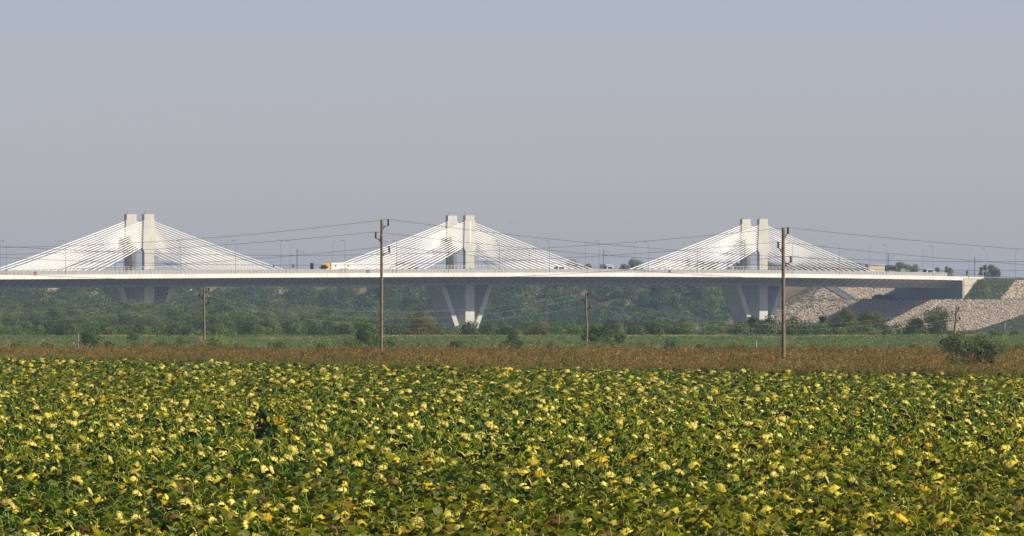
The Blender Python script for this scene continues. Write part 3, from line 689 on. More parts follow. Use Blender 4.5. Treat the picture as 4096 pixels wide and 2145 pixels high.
single('leafy_shrub', 'yellowish leafy bush behind the small left pole', 850, 1345, 1060, 120, (.13, .15, .045), 10, 'bush', .2, 2600, 16)
single('leafy_shrub', 'low bush left of the small left pole', 720, 1352, 1060, 80, (.11, .14, .045), 11, 'bush', .18, 1500, 12)
single('leafy_shrub', 'dark shrub below the brown round bush right of the middle pier', 2050, 1340, 1120, 80, (.055, .07, .03), 12, 'bush', .2, 1800, 12)
single('leafy_shrub', 'green shrub on the dike left of the tall right pole', 2690, 1352, 1150, 90, (.08, .11, .04), 13, 'bush', .18, 1500, 12)
single('bushy_tree', 'olive bushy tree with a rounded top in front of the shadow on the stone slope', 3400, 1244, 1650, 150, (.085, .09, .032), 14, 'round', .24, 11000, 30)
single('bushy_tree', 'bushy tree standing right beside the olive one on the stone slope', 3475, 1249, 1680, 120, (.078, .088, .03), 15, 'round', .24, 9000, 26)
single('bushy_tree', 'dark spreading tree in front of the sunlit stone slope left of the crooked small pole', 3738, 1239, 1640, 165, (.055, .068, .025), 16, 'round', .24, 11000, 30)
single('bushy_tree', 'lower dark tree at the left side of the spreading one', 3650, 1276, 1640, 100, (.055, .066, .025), 17, 'round', .24, 6000, 22)
single('leafy_shrub', 'dark pointed shrub at the foot of the right pier', 3082, 1262, 1600, 60, (.06, .075, .035), 18, 'spire', .26, 2600, 22)
single('leafy_shrub', 'dark shrub left of the foot of the right pier', 3010, 1270, 1600, 70, (.06, .08, .035), 19, 'spire', .26, 2600, 22)
single('leafy_shrub', 'green shrub right of the tall right pole, in front of pale stones', 3182, 1272, 1600, 80, (.055, .08, .03), 20, 'bush', .28, 3200, 20)
single('leafy_shrub', 'dark shrub in front of the left end of the shadow on the slope', 3290, 1268, 1640, 60, (.05, .07, .03), 21, 'spire', .28, 2600, 22)
single('willow_bush', 'big grey green willow bush at the right, below the crooked small pole', 3888, 1350, 770, 250, (.088, .10, .042), 22, 'round', .16, 22000, 44)
single('leafy_shrub', 'dark shrub left of and behind the big willow bush at the right', 3812, 1345, 860, 110, (.045, .065, .03), 23, 'bush', .18, 9000, 26)
single('leafy_shrub', 'dark green bush cut by the right edge of the picture', 4080, 1385, 900, 130, (.05, .075, .03), 24, 'bush', .24, 3500, 22)
for i, (x, yt, wp) in enumerate([(60, 1376, 60), (185, 1370, 90), (450, 1372, 70), (655, 1368, 110), (960, 1378, 70), (1110, 1370, 90), (1290, 1376, 80), (1660, 1374, 100), (1830, 1366, 80), (2005, 1378, 60), (2215, 1372, 110), (2560, 1378, 70), (2820, 1380, 90), (2950, 1372, 60), (3280, 1386, 80), (3540, 1390, 90), (3660, 1380, 70), (4020, 1388, 60)]):
    o = single('weed_clump', 'ragged weeds behind the brown grass, ' + near_mark(x) + (', taller' if i % 2 else ', lower'), x, yt, 905 + 12 * (i % 6), wp, [(.08, .10, .032), (.11, .105, .04), (.06, .085, .03)][i % 3], 600 + i, 'bush', .16, 1800, 14); o['group'] = 'weed clumps behind the brown grass'; o['category'] = 'weeds'
# trees on the upper terrace, seen over the deck
def over(name, label, x, yt, Y, wpx, seed, shape='round', col=(.05, .07, .035), n=1600):
    X = P(x, HZ, Y)[0]; t, q = TQ(X, Y); z = float(slope_h(np.array([t]), np.array([q]))[0]) - .3; H = P(x, yt, Y)[2] - z; W = wpx * Y / F
    o = tree_proto(name, label, 'tree', 'trees on the terrace behind the deck', H, W, .5 if shape == 'spire' else H * .35, 18, n, .75, col, seed, shape); o.location = (X, Y, z)
for i, (x, yt, wp, sh_, lb) in enumerate([(1608, 1046, 90, 'round', 'broad tree seen through the left cables of the middle towers'), (1652, 1062, 40, 'round', 'small tree just left of the middle towers'), (2298, 1043, 80, 'round', 'olive tree behind the right end of the middle cables'),
        (2352, 1058, 30, 'round', 'little tree between middle and right towers'), (2545, 1040, 70, 'bush', 'tree above the deck at the left foot of the right cables'), (2496, 1060, 40, 'bush', 'low tree left of the one at the foot of the right cables'),
        (2640, 1050, 60, 'bush', 'dark tree behind the left cables of the right towers'), (2752, 1036, 55, 'spire', 'pointed dark tree behind the left cables of the right towers'), (2828, 1048, 90, 'round', 'wide dark tree behind the left cables of the right towers'),
        (2915, 1043, 30, 'spire', 'slim dark tree left of the right towers'), (2960, 1054, 60, 'bush', 'bushy tree at the left foot of the right towers'), (3100, 1054, 90, 'bush', 'low tree right of the right towers'), (3160, 1047, 40, 'bush', 'dark tree behind the right tall wooden pole'),
        (3612, 1052, 64, 'round', 'large round tree above the deck beside the reddish building'), (3652, 1063, 40, 'round', 'smaller tree right of the large round one'), (3750, 1072, 30, 'spire', 'small conifer left of the end of the barrier'), (3786, 1068, 16, 'spire', 'slim conifer at the end of the barrier'),
        (3798, 1074, 26, 'bush', 'low bushy tree at the end of the barrier'), (3966, 1062, 40, 'spire', 'tallest pointed tree of the clump beyond the bridge end'), (3942, 1064, 26, 'spire', 'left pointed tree of the clump beyond the bridge end'), (3925, 1072, 34, 'spire', 'low pointed tree at the left of the clump beyond the bridge end'), (3985, 1074, 34, 'bush', 'bushy tree at the right of the clump beyond the bridge end')]):
    over('terrace_tree', lb, x, yt, 3750 + 25 * (i % 5), wp, 300 + i, sh_, (.12, .135, .095) if i % 3 else (.14, .14, .10))
# wooded bank: one mass
g = np.random.default_rng(21); pr = []
for k in range(6):
    pr.append(crown_arr(6.5, 7.5, .0, 16, 620, .62, [(.06, .09, .034), (.075, .105, .034), (.055, .08, .04), (.09, .105, .04), (.07, .10, .04), (.10, .105, .045)][k], g, ['round', 'bush'][k % 2], .3))
n = 2900; q = g.uniform(62, 900, n); t = g.uniform(TC - 42, TA + 40, n); nn = noise2(t + 3000, q + 3000, 9, 9); hx, hy = XY(t, q)
keep = (nn < .74 + .3 * (t < TA - 8)) | (g.random(n) < .35)
keep &= ~((q < 95) & (t > TC - 6 + 0 * q) & (g.random(n) < .85))
keep &= ~((q < 75) & (g.random(n) < .5))
q, t, hx, hy = q[keep], t[keep], hx[keep], hy[keep]; n = len(q); z = slope_h(t, q) - .4
v, f, c = spread(pr, g.integers(0, 6, n), np.stack([hx, hy, z], 1), g.uniform(0, 6.28, n), g.uniform(.5, 1.15, n) * np.where(t > TA + 5, .6, 1), ctint=(.75 + .5 * noise2(t, q, 22, 4)[:, None]) * (1 + .12 * g.normal(size=(n, 3))).clip(.6, 1.4))
tag(obj('wooded_bank', mesh('wooded_bank', v, f, c, m_leafc)), 'dense green wood covering the far river bank behind the bridge', 'wood', kind='stuff')
# distant tree and scrub on the bank beside the stones, on flank grass
def scatter_tufts(name, label, cat, pts, size, cols, seed, nper=10, hgt=.5, m=m_leafc):
    g = np.random.default_rng(seed); n = len(pts); p = np.repeat(pts, nper, 0) + g.normal(size=(n * nper, 3)) * [size * .8, size * .8, 0]
    p[:, 2] += g.uniform(0, 1, n * nper) * hgt
    ci = np.asarray(cols)[g.integers(0, len(cols), n)]; c = np.repeat(ci, nper, 0) * (1 + .25 * g.normal(size=(n * nper, 1))).clip(.4, 1.6)
    v, f, c = leaf_quads(p, np.tile([0, -.3, .8], (n * nper, 1)), size, c, g, .7)
    return tag(obj(name, mesh(name, v, f, c, m)), label, cat, kind='stuff')
g = np.random.default_rng(31)
tq = np.concatenate([np.stack([g.uniform(TA - 1, TA + 40, 1500), g.uniform(-27, -16.4, 1500)], 1), np.stack([g.uniform(TC, TA - 1, 600), g.uniform(-60, 55, 600)], 1), np.stack([g.uniform(TC - 24, TA + 15, 500), g.uniform(44, 66, 500)], 1),
                     np.stack([g.uniform(TA - 3, TA + 1, 260), g.uniform(16.5, 24, 260)], 1), np.stack([TC - g.uniform(0, 1, 260) ** 2 * 24, g.uniform(18, 57, 260)], 1), np.stack([TC - 1 - g.uniform(0, 24, 90), g.uniform(-48, 18, 90)], 1)])
h = slope_h(tq[:, 0], tq[:, 1]); fl = (tq[:, 0] > TA) & (tq[:, 1] < -16.3); rel = (h - ZB) / 8; keep = ~fl | (rel > (tq[:, 0] - TA - 10) / 20 * .75)
qr = g.uniform(-75, -48, 2500); tr2 = TC - 25 + (-48 - qr) * g.uniform(-.1, 1.0, 2500); tq = np.vstack([tq[keep], np.stack([tr2, qr], 1)]); h = slope_h(tq[:, 0], tq[:, 1]); hx, hy = XY(tq[:, 0], tq[:, 1])
scatter_tufts('bank_grass', 'green grass and weeds on the road embankment and berm beside the abutment', 'grass', np.stack([hx, hy, h - .05], 1), .55, [(.07, .10, .03), (.06, .085, .03), (.09, .10, .045), (.11, .09, .05)], 5, 9, .35)
for i, (x, y, Yd, wpx, hm) in enumerate([(3165, 1200, 3560, 50, 4.5), (3205, 1190, 3570, 60, 5.5), (3240, 1180, 3580, 50, 5), (3262, 1168, 3590, 40, 3.5), (3180, 1225, 3540, 45, 4), (3225, 1212, 3555, 40, 4), (3555, 1180, 3530, 35, 4.), (3575, 1165, 3535, 30, 4.)]):
    X = P(x, HZ, Yd)[0]; t, q = TQ(X, Yd); z = float(slope_h(np.array([t]), np.array([q]))[0]) - .3
    o = tree_proto('bank_bush', ['green bush on the brown bank right of the right tall pole, ' + s_ for s_ in ('leftmost low one', 'second from the left', 'third from the left', 'uppermost right one', 'lowest left one', 'lowest middle one')][i] if i < 6 else ['left', 'right'][i - 6] + ' green bush in the shade beside the abutment wall',
                   'shrub', 'bushes on the bank beside the abutment', hm, wpx * Yd / F, 0, 12, 900, .55, (.045, .085, .03), 400 + i, 'bush', False); o.location = (X, Yd, z)
o = van('parked_car', 'dark blue car parked in the shade under the bridge on the stone bank', 3520, 0, mat('navy_paint', (.01, .015, .05), .3), 4.6, 1.9, True, 'car')
X, Y = XY(TA - 4, 24); X = P(3522, HZ, Y)[0]; o.location = (X, Y, ZB + .1)
# riprap
g = np.random.default_rng(41); pr = []
ico_v = []; ph = (1 + 5 ** .5) / 2
for s1 in (-1, 1):
    for s2 in (-ph, ph): ico_v += [(0, s1, s2), (s1, s2, 0), (s2, 0, s1)]
ico_v = np.array(ico_v, float); ico_v /= np.linalg.norm(ico_v[0])
def hull(v):
    f = []
    for i in range(12):
        for j in range(12):
            for k in range(12):
                if i < j and i < k and j != k:
                    nrm = np.cross(v[j] - v[i], v[k] - v[i]); d = (v - v[i]) @ nrm
                    if d.max() < 1e-6: f.append((i, j, k))
    return np.array([t_ for t_ in f])
icf = hull(ico_v)
for k in range(8):
    v = ico_v * g.uniform(.65, 1.2, (12, 1)) * [g.uniform(.7, 1.1), g.uniform(.6, 1), g.uniform(.35, .6)]
    pr.append((v * .44, icf, np.ones((12, 3))))
A = [(TC - 26, TC, -75, 57, 15000), (TA - 3, TA + 9, 19, 56, 2800), (TA + 1, TA + 45, -27, -16.5, 2900), (TC - 6, TC + 1, 54, 62, 80)]
TQs = np.concatenate([np.stack([g.uniform(a, b_, n), g.uniform(c_, d, n)], 1) for a, b_, c_, d, n in A])
h = slope_h(TQs[:, 0], TQs[:, 1]); fl = (TQs[:, 0] > TA) & (TQs[:, 1] < -16.3); keep = ~fl | ((h - ZB) / 8 < (TQs[:, 0] - TA - 10) / 20 * .75)
keep &= ~((TQs[:, 1] > 53) & (g.random(len(TQs)) < .6)) & (h < 12.9)
rq = 33 + 20 * (TQs[:, 0] - TA + 3) / 13; keep &= ~((TQs[:, 1] > rq - .5) & (TQs[:, 1] < rq + 5) & (TQs[:, 0] > TA - 4))
keep &= ~((TQs[:, 1] < -48) & (TQs[:, 0] < TC - 25 + (-48 - TQs[:, 1]) * 1.0))
TQs, h = TQs[keep], h[keep]; n = len(h); hx, hy = XY(TQs[:, 0], TQs[:, 1])
tc = np.array([(.55, .45, .35), (.50, .42, .34), (.60, .49, .39), (.44, .37, .30), (.57, .44, .34)])[g.integers(0, 5, n)] * g.uniform(.8, 1.15, (n, 1))
v, f, c = spread(pr, g.integers(0, 8, n), np.stack([hx, hy, h + .08], 1), g.uniform(0, 6.28, n), g.uniform(.55, 1.3, n), ctint=tc)
tag(obj('riprap_gravel', mesh('riprap_gravel', v, f, c, m_stone)), 'pale pinkish grey rock rubble covering the bank slope under the right end of the bridge', 'rocks', kind='stuff')
b = M3(); b.add([BZ(t, q, float(slope_h(np.array([t]), np.array([q]))[0]) + .25) for t, q in ((TC - 1, -13.5), (TC - 1, -14.6), (TC - 24, -14.6), (TC - 24, -13.5))], [(0, 1, 2, 3)])
v, f, c = b.arr(); v2 = v.copy(); v2[:, 2] -= .6; bb = M3(); bb.add(np.vstack([v, v2]), [(0, 1, 2, 3), (0, 4, 5, 1), (1, 5, 6, 2), (2, 6, 7, 3), (3, 7, 4, 0)])
tag(mo('drainage_channel', bb, m_barrier), 'narrow pale concrete channel running down the sunlit stone slope', 'channel')
def ramp_pt(t, q): return BZ(t, q, float(slope_h(np.array([t]), np.array([q]))[0]) + .45)
b = M3(); vv = [ramp_pt(TA - 3 + 13 * u, 33 + q_ + 20 * u) for u in np.linspace(0, 1, 9) for q_ in (0, 4.5)]
b.add(vv, [(2 * i, 2 * i + 1, 2 * i + 3, 2 * i + 2) for i in range(8)]); tag(mo('path', b, mat('grey_track', (.16, .15, .15), .9, .1, .5)), kind='structure')
b = M3(); b.tube([ramp_pt(TA - 3 + 13 * u, 32.6 + 20 * u) for u in np.linspace(0, 1, 9)], .35, 4); tag(mo('kerb', b, m_barrier), kind='structure')
# buildings beyond the deck
def building(name, label, x0, x1, y0, Y, depth, z0, wm, rm, wins=(), roof='flat', doors=()):
    X0, X1 = P(x0, HZ, Y)[0], P(x1, HZ, Y)[0]; zt = P(0, y0, Y)[2]; H = zt - z0; L = (X1 - X0) / math.cos(.5)
    r = thing(name, label, 'building', (X0, Y, z0), rz=.5)
    b = M3(); b.box(0, L, 0, depth, 0, H); wl_ = mo('wall', b, wm, r)
    if roof == 'flat': b = M3(); b.box(-.2, L + .2, -.2, depth + .2, H, H + .35); mo('roof', b, rm, r)
    else:
        b = M3(); b.add([(-.6, -.8, H - .1), (L + .6, -.8, H - .1), (L + .6, depth / 2, H + roof), (-.6, depth / 2, H + roof), (-.6, depth + .8, H - .1), (L + .6, depth + .8, H - .1)], [(0, 1, 2, 3), (3, 2, 5, 4), (0, 4, 5, 1)])
        b.add([(0, 0, H), (0, depth, H), (0, depth / 2, H + roof - .2)], [(0, 1, 2)]); b.add([(L, 0, H), (L, depth, H), (L, depth / 2, H + roof - .2)], [(0, 2, 1)]); mo('roof', b, rm, r)
    for (a, z, ww, hh) in wins:
        b = M3(); b.box(a, a + ww, -.06, -.01, z, z + hh); wd = mo('window', b, m_white, r)
        b = M3(); b.box(a + .12, a + ww - .12, -.09, -.065, z + .12, z + hh - .12); mo('pane', b, m_glass, wd)
    return r
building('long_shed', 'long low building with a dark grey roof behind the cables right of the right towers', 3235, 3472, 1072, 3640, 14, 11.0, m_roof, m_roof, [(2 + 3.4 * i, 3.6, 1.2, 1.2) for i in range(6)], 2.0)
building('customs_hall', 'beige windowless block standing above the deck at the right end of the cables', 3474, 3541, 1062, 3560, 2.5, 11.0, m_beige, m_beige, [])
building('low_house', 'small reddish brown building right of the beige block', 3549, 3586, 1068, 3640, 8, 11.0, m_brick, m_roof, [(.8, 4.8, 1.2, 1.4), (2.6, 4.8, .7, 1.4)], .8)
building('white_kiosk', 'low white building above the deck between middle and right towers', 2424, 2448, 1062, 3600, 5, 11.0, m_white, m_white, [(.6, 4.5, .5, .9)])
r = thing('notice_board', 'white board on two legs in front of the large round tree above the deck', 'sign', P(3613, HZ, 3580) * [1, 1, 0] + (0, 0, 13.2))
b = M3(); b.box(-1, 1, -.05, .05, 3.6, 4.7); mo('board', b, m_white, r)
for s_ in (-.8, .8): b = M3(); b.tube([(s_, 0, -2), (s_, 0, 4)], .06, 5); mo('post', b, m_grey, r)
# dark track fence beyond the bridge end
r = thing('track_fence', 'dark lattice fence along the track beyond the bridge end at the right', 'fence'); b = M3()
for t in np.arange(TE - 12, TE + 200, 1.0): b.tube([BZ(t, 4, road_z(t)), BZ(t, 4, road_z(t) + 1.05)], .09, 4)
for d in (1.0, .8, .6, .4, .2): b.tube([BZ(t, 4, road_z(t) + d) for t in np.arange(TE - 12, TE + 200, 6)], .075, 4)
mo('fence_rails', b, m_dark, r)
r = thing('guard_rail', 'grey steel guard rail on the road shoulder beyond the bridge end', 'guard rail'); b = M3()
b.tube([BZ(t, -15.2, road_z(t) + .75) for t in np.arange(TE, TE + 200, 5)], .16, 4); mo('rail_beam', b, m_rail, r); b = M3()
for t in np.arange(TE, TE + 200, 2): b.tube([BZ(t, -15.2, road_z(t) - .1), BZ(t, -15.2, road_z(t) + .8)], .07, 4)
mo('posts', b, m_rail, r)
# white marker post in front of the slope, dike post and pale board on the dike
for nm, lb, x, y0, y1, Y, w_, m in (('marker_post', 'white stump like post on the dike left of the left pier', 312, 1334, 1360, 1150, .22, mat('weathered_post', (.36, .28, .22), .9)), ('marker_post', 'short dark post on the dike between the left pier and the small left pole', 630, 1330, 1344, 1285, .18, m_dark),
                                    ('marker_post', 'small white post with a dark top low on the right stone slope', 4020, 1288, 1310, 3350, .3, m_barrier), ('marker_post', 'tiny pale post on the dike left of the right tall pole', 3025, 1364, 1371, 1150, .14, m_barrier)):
    p = P(x, y1, Y); h = P(x, y0, Y)[2] - p[2]; r = thing(nm, lb, 'post', p)
    b = M3(); b.tube([(0, 0, -1), (0, 0, h * .85)], w_ / 2, 8); mo('shaft', b, m, r); b = M3(); b.lathe([(w_ * .55, h * .85), (w_ * .6, h * .95), (.01, h)], (.5,) * 3, 8); mo('cap', b, m_dark if 'dark' in lb else m, r)
r = thing('broken_board', 'pale broken board leaning behind the foot of the small left pole', 'board', P(806, 1362, 1130))
b = M3(); b.add([(-.42, 0, .5), (.2, 0, .55), (.3, 0, -.6), (.05, 0, -.6), (-.42, .05, .5), (.2, .05, .55), (.3, .05, -.6), (.05, .05, -.6)], [(0, 3, 2, 1), (4, 5, 6, 7), (0, 1, 5, 4), (0, 4, 7, 3), (1, 2, 6, 5)]); mo('panel', b, mat('pale_board', (.5, .36, .22), .9), r)
# ------------------------------------------------------------------ dike vegetation
g = np.random.default_rng(51); n = 26000
Y = g.uniform(1000, 1306, n); X = g.uniform(-1, 1, n) * (Y * .0569 + 8); nz = noise2(X + 500, Y * 2.2, 9, 2)
z = ground_h(X, Y); lump = smooth(noise2(X + 310, Y * 1.4, 5, 22) * .6 + nz * .5, .52, .85); hgt = .15 + 1.7 * lump * smooth(-Y, -1290, -1240) * g.uniform(.4, 1.2, n)
tanm = ((Y > 1291) & (noise2(X + 200, Y * 0, 8, 31) > .4)) | ((noise2(X + 700, Y * 3, 6, 8) > .82))
colr = np.where(tanm[:, None], [.15, .125, .06], np.array([.066, .092, .030]) * (1 - lump[:, None]) + np.array([.045, .066, .026]) * lump[:, None])
colr = colr * (1 + .2 * g.normal(size=(n, 1))).clip(.5, 1.5)
npn = 8; p = np.repeat(np.stack([X, Y, z], 1), npn, 0) + g.normal(size=(n * npn, 3)) * [.35, .5, 0]; p[:, 2] += g.uniform(0, 1, n * npn) * np.repeat(hgt, npn)
v, f, c = leaf_quads(p, np.tile([0.25, -.5, .8], (n * npn, 1)), .22, np.repeat(colr, npn, 0), g, .35)
tag(obj('dike_undergrowth', mesh('dike_undergrowth', v, f, c, m_leafc)), 'low green weeds with a dry tan crest covering the dike behind the brown grass', 'undergrowth', kind='stuff')

# ------------------------------------------------------------------ tall reddish grass belt
def edge_Y(X, Y):                                        # far edge of the sunflower field
    return np.interp(CX + F * X / Y, [-200, 0, 500, 1000, 2000, 3000, 4096, 4300], [715, 700, 676, 645, 590, 572, 536, 530])
def grass_proto(g, red, hh):
    V, Fc, Cc, n = [], [], [], 0
    def tri(a, b_, c_, col):
        nonlocal n; V.extend([a, b_, c_]); Fc.append((n, n + 1, n + 2)); Cc.extend([col] * 3); n += 3
    for k in range(5):                                   # blades
        a = g.uniform(0, 6.28); L = hh * g.uniform(.5, .85); d = np.array([math.cos(a), math.sin(a), 0]); o_ = g.normal(size=3) * [.1, .1, 0]; s = np.array([-d[1], d[0], 0]) * .024
        col = np.array([.24, .25, .06]) * g.uniform(.6, 1.6); mid = o_ + d * L * .2 + [0, 0, L * .75]; tri(o_ - s, o_ + s, mid, col); tri(mid - s * .8, mid + s * .8, o_ + d * L * .55 + [0, 0, L * .8], col * 1.25)
    for k in range(3):                                   # stalk and seed head
        a = g.uniform(0, 6.28); d = np.array([math.cos(a), math.sin(a), 0]); o_ = g.normal(size=3) * [.12, .12, 0]; H = hh * g.uniform(.8, 1.1); top = o_ + d * .12 + [0, 0, H]
        s = np.array([.012, 0, 0]); tri(o_ - s, o_ + s, top, (.16, .13, .05))
        for j in range(6):
            p = top - [0, 0, .05 + .05 * j] + g.normal(size=3) * .03; q = g.normal(size=3) * .06; q2 = g.normal(size=3) * .05
            tri(p, p + q + [0, 0, .05], p + q2, np.array(red) * g.uniform(.7, 1.35))
    return np.array(V, float), np.array(Fc), np.clip(np.array(Cc), .005, 1)
g = np.random.default_rng(61)
pr = [grass_proto(g, c_, 1.45) for c_ in ((.27, .145, .045), (.32, .19, .06), (.23, .14, .045), (.35, .26, .09), (.19, .21, .045), (.28, .15, .045))]
n = 125000; Y = g.uniform(525, 900, n); Y = np.where(Y > 850 + 45 * noise2(Y * 0 + g.uniform(-60, 60, n), Y, 9, 77), Y - 60, Y); X = g.uniform(-1, 1, n) * (Y * .0569 + 8); ok = Y > edge_Y(X, Y) + 1.5; ok &= ~((np.abs(X / Y * F + CX - 3885) < 105) & (Y < 765) & (Y > 655)); X, Y = X[ok], Y[ok]; n = len(X)
nz = noise2(X + 300, Y * 1.6, 11, 6); near = smooth((Y - edge_Y(X, Y)), 10, 75)
idx = np.where(g.random(n) < (.12 + .55 * (1 - near)) * (.5 + nz), 4, g.choice([0, 1, 2, 3, 5], n))
sc_ = g.uniform(.55, 1.02, n) * np.where(g.random(n) < .03, 1.35, 1) * (.7 + .55 * noise2(X + 99, Y, 6, 12)); wilt = (CX + F * X / Y > 2650) & (CX + F * X / Y < 3850) & (Y < edge_Y(X, Y) + 36)
ti = (np.ones((n, 3)) * (.7 + .6 * nz)[:, None]); ti[wilt] *= [.38, .3, .35]; sc_[wilt] *= .85
v, f, c = spread(pr, idx, np.stack([X, Y, ground_h(X, Y) - .05], 1), g.uniform(0, 6.28, n), sc_, ctint=ti)
tag(obj('brown_grass', mesh('brown_grass', v, f, c, m_grassc)), 'tall reddish brown seeding grass in a belt beyond the sunflower field', 'grass', kind='stuff')

# ------------------------------------------------------------------ sunflowers
LEAFC = {'g': [(.028, .062, .001), (.042, .080, .001), (.066, .102, .002), (.022, .046, .001), (.09, .13, .05)], 'm': [(.052, .072, .001), (.085, .10, .002), (.15, .14, .003), (.038, .057, .001), (.11, .13, .04)],
         'y': [(.19, .165, .004), (.11, .12, .003), (.26, .21, .012), (.14, .105, .02), (.055, .08, .002), (.08, .10, .002)]}
def sun_leaf(b, org, a, L, W, droop, col, g, lod):
    """heart-shaped blade folded on its midrib, drooping to a tip"""
    d = np.array([math.cos(a), math.sin(a), 0]); s = np.array([-d[1], d[0], 0]); up = np.array([0, 0, 1.])
    sts = ((0, .30), (.28, .5), (.62, .36), (1, .0)) if lod == 0 else ((0, .35), (.45, .46), (1, 0))
    v = []; th = .35
    pos = np.array(org, float); prev = 0; roll = g.uniform(-.35, .35)
    for u, hw in sts:
        ang = th - droop * (u + .15); pos = pos + (u - prev) * L * (d * math.cos(ang) + up * math.sin(ang)); prev = u
        e = s * math.cos(roll) + up * math.sin(roll); cup = up * .12 * W
        if hw > 0: wv = W * hw * g.uniform(.88, 1.12); v += [pos - e * wv + cup * g.uniform(.2, 1.6), pos, pos + e * wv + cup * g.uniform(.2, 1.6)]
        else: v += [pos]
    f = []
    for i in range(len(sts) - 2):
        k = 3 * i; f += [(k, k + 1, k + 4), (k, k + 4, k + 3), (k + 1, k + 2, k + 5), (k + 1, k + 5, k + 4)]
    k = 3 * (len(sts) - 2); f += [(k, k + 1, k + 3), (k + 1, k + 2, k + 3)]
    cc = np.array([np.array(col) * (1.0 if i % 3 != 1 else 1.35) for i in range(len(v))]) * g.uniform(.85, 1.15, (len(v), 1))
    b.add(v, f, cc)
def sun_head(b, c0, ax, Rr, g, lod, kind):
    ax = np.array(ax, float); ax /= np.linalg.norm(ax); a1 = np.cross(ax, [.3, .2, .9]); a1 /= np.linalg.norm(a1); a2 = np.cross(ax, a1)
    k = 12 if lod == 0 else 7
    th = np.arange(k) * 2 * PI / k
    back = {'p': (.90, .73, .09), 'y': (.85, .60, .03), 'b': (.16, .085, .035), 'w': (.92, .77, .18)}[kind]; fr = {'p': (.60, .55, .07), 'y': (.55, .38, .03), 'b': (.12, .06, .03), 'w': (.62, .54, .13)}[kind]
    ring = lambda r, h, j=.13: c0 + (Rr * r * (1 + j * g.normal(size=k)))[:, None] * (np.cos(th)[:, None] * a1 + np.sin(th)[:, None] * a2) + ax * h * Rr
    ra, rb_, rc_ = ring(1, 0), ring(.84, -.22, .1), ring(.45, -.34, .1)
    v = np.vstack([ra, rb_, rc_, [c0 - ax * .34 * Rr]]); f = []
    for o_ in (0, k):
        f += [(o_ + j, o_ + (j + 1) % k, o_ + k + (j + 1) % k) for j in range(k)] + [(o_ + j, o_ + k + (j + 1) % k, o_ + k + j) for j in range(k)]
    f += [(2 * k + j, 2 * k + (j + 1) % k, 3 * k) for j in range(k)]
    cm = np.concatenate([np.tile(np.array(fr) * .75, (k, 1)), np.tile((np.array(fr) + back) / 2, (k, 1)), np.tile(back, (k + 1, 1))]); b.add(v, f, cm * g.uniform(.6, 1.1, (len(v), 1)))
    v = np.vstack([ra * .98 + c0 * .02, [c0 + ax * .12 * Rr]]); b.add(v, [(j, k, (j + 1) % k) for j in range(k)], (.10, .065, .03))
    nb = 26 if lod == 0 else 9; v, f = [], []
    for j in range(nb):                                  # withered bracts around the rim
        t_ = (j + g.uniform(-.3, .3)) * 2 * PI / nb; r_ = math.cos(t_) * a1 + math.sin(t_) * a2; tg = -math.sin(t_) * a1 + math.cos(t_) * a2; w_ = Rr * (.12 if lod == 0 else .30)
        p = c0 + r_ * Rr * .93 - ax * Rr * .1; L = Rr * g.uniform(.15, .5); v += [p - tg * w_, p + tg * w_, p + r_ * L * g.uniform(.3, 1) + ax * L * g.uniform(-.3, .9)]; f.append((3 * j, 3 * j + 1, 3 * j + 2))
    b.add(v, f, np.repeat(np.array(fr) * g.uniform(.6, 1.25, (nb, 1)), 3, 0))
def sunflower(g, lod, pal, hk, show=True):
    st, fo, hd = M3(), M3(), M3(); H = g.uniform(1.02, 1.22) + .05 * show; la = g.uniform(0, 6.28); ln = np.array([math.cos(la), math.sin(la), 0]) * .05
    na = PI / 2 + (g.normal() * .8 if g.random() < .75 else g.uniform(-3, 3)); nd = np.array([math.cos(na), math.sin(na), 0]); top = ln + [0, 0, H]; hang = g.uniform(.0, .12) if show == 1 else g.uniform(.15, .45)
    arc = [top, top + nd * .05 + [0, 0, .07], top + nd * .13 + [0, 0, .10], top + nd * .21 + [0, 0, .06], top + nd * .26 + [0, 0, -.03 - hang * .4]]
    scol = (.48, .46, .08) if pal == 'y' else (.30, .38, .05)
    if lod == 0: st.tube([ln * 0, ln * .5 + [0, 0, H * .5]] + arc, [.014, .011, .009, .008, .008, .008, .010], 5, scol, cap=False)
    else: st.tube([ln * .6 + [0, 0, H * .55], arc[0], arc[2], arc[4]], [.014, .012, .011, .011], 3, scol, cap=False)
    nlv = 14 if lod == 0 else (9 if lod == 1 else 6); a = g.uniform(0, 6.28)
    for k in range(nlv):
        u = 1 - k / nlv * .5; a += 2.4 + g.uniform(-.4, .4); z = H * u - (.14 * show - .01) + g.uniform(-.05, .05); pl = g.uniform(.08, .18); L = g.uniform(.21, .33) * (1.12 if k > 2 else .85) * (1 if lod < 2 else 1.25); W = L * g.uniform(.85, 1.05)
        d = np.array([math.cos(a), math.sin(a), 0]); p0 = ln * u + [0, 0, z]; p1 = p0 + d * pl + [0, 0, pl * .55]
        if lod == 0: st.tube([p0, (p0 + p1) / 2 + [0, 0, .02], p1], [.0045, .0035, .003], 3, np.array(scol) * .8, cap=False)
        cl = LEAFC[pal][int(g.integers(0, len(LEAFC[pal])))]
        if pal != 'g' and k > nlv * .6 and g.random() < .5: cl = (.20, .14, .03)
        sun_leaf(fo, p1, a + g.uniform(-.3, .3), L, W, g.uniform(.4, 1.9), cl, g, lod)
    ax = nd * g.uniform(.5, 1.2) + np.array([g.uniform(-.5, .2), 0, -g.uniform(.2, 1.0)]); Rr = g.uniform(.11, .175) * (1, 1.08, 1.3)[lod]
    if hk: sun_head(hd, arc[-1] + np.array(ax) / np.linalg.norm(ax) * .03, ax, Rr, g, lod, hk)
    return st, fo, hd
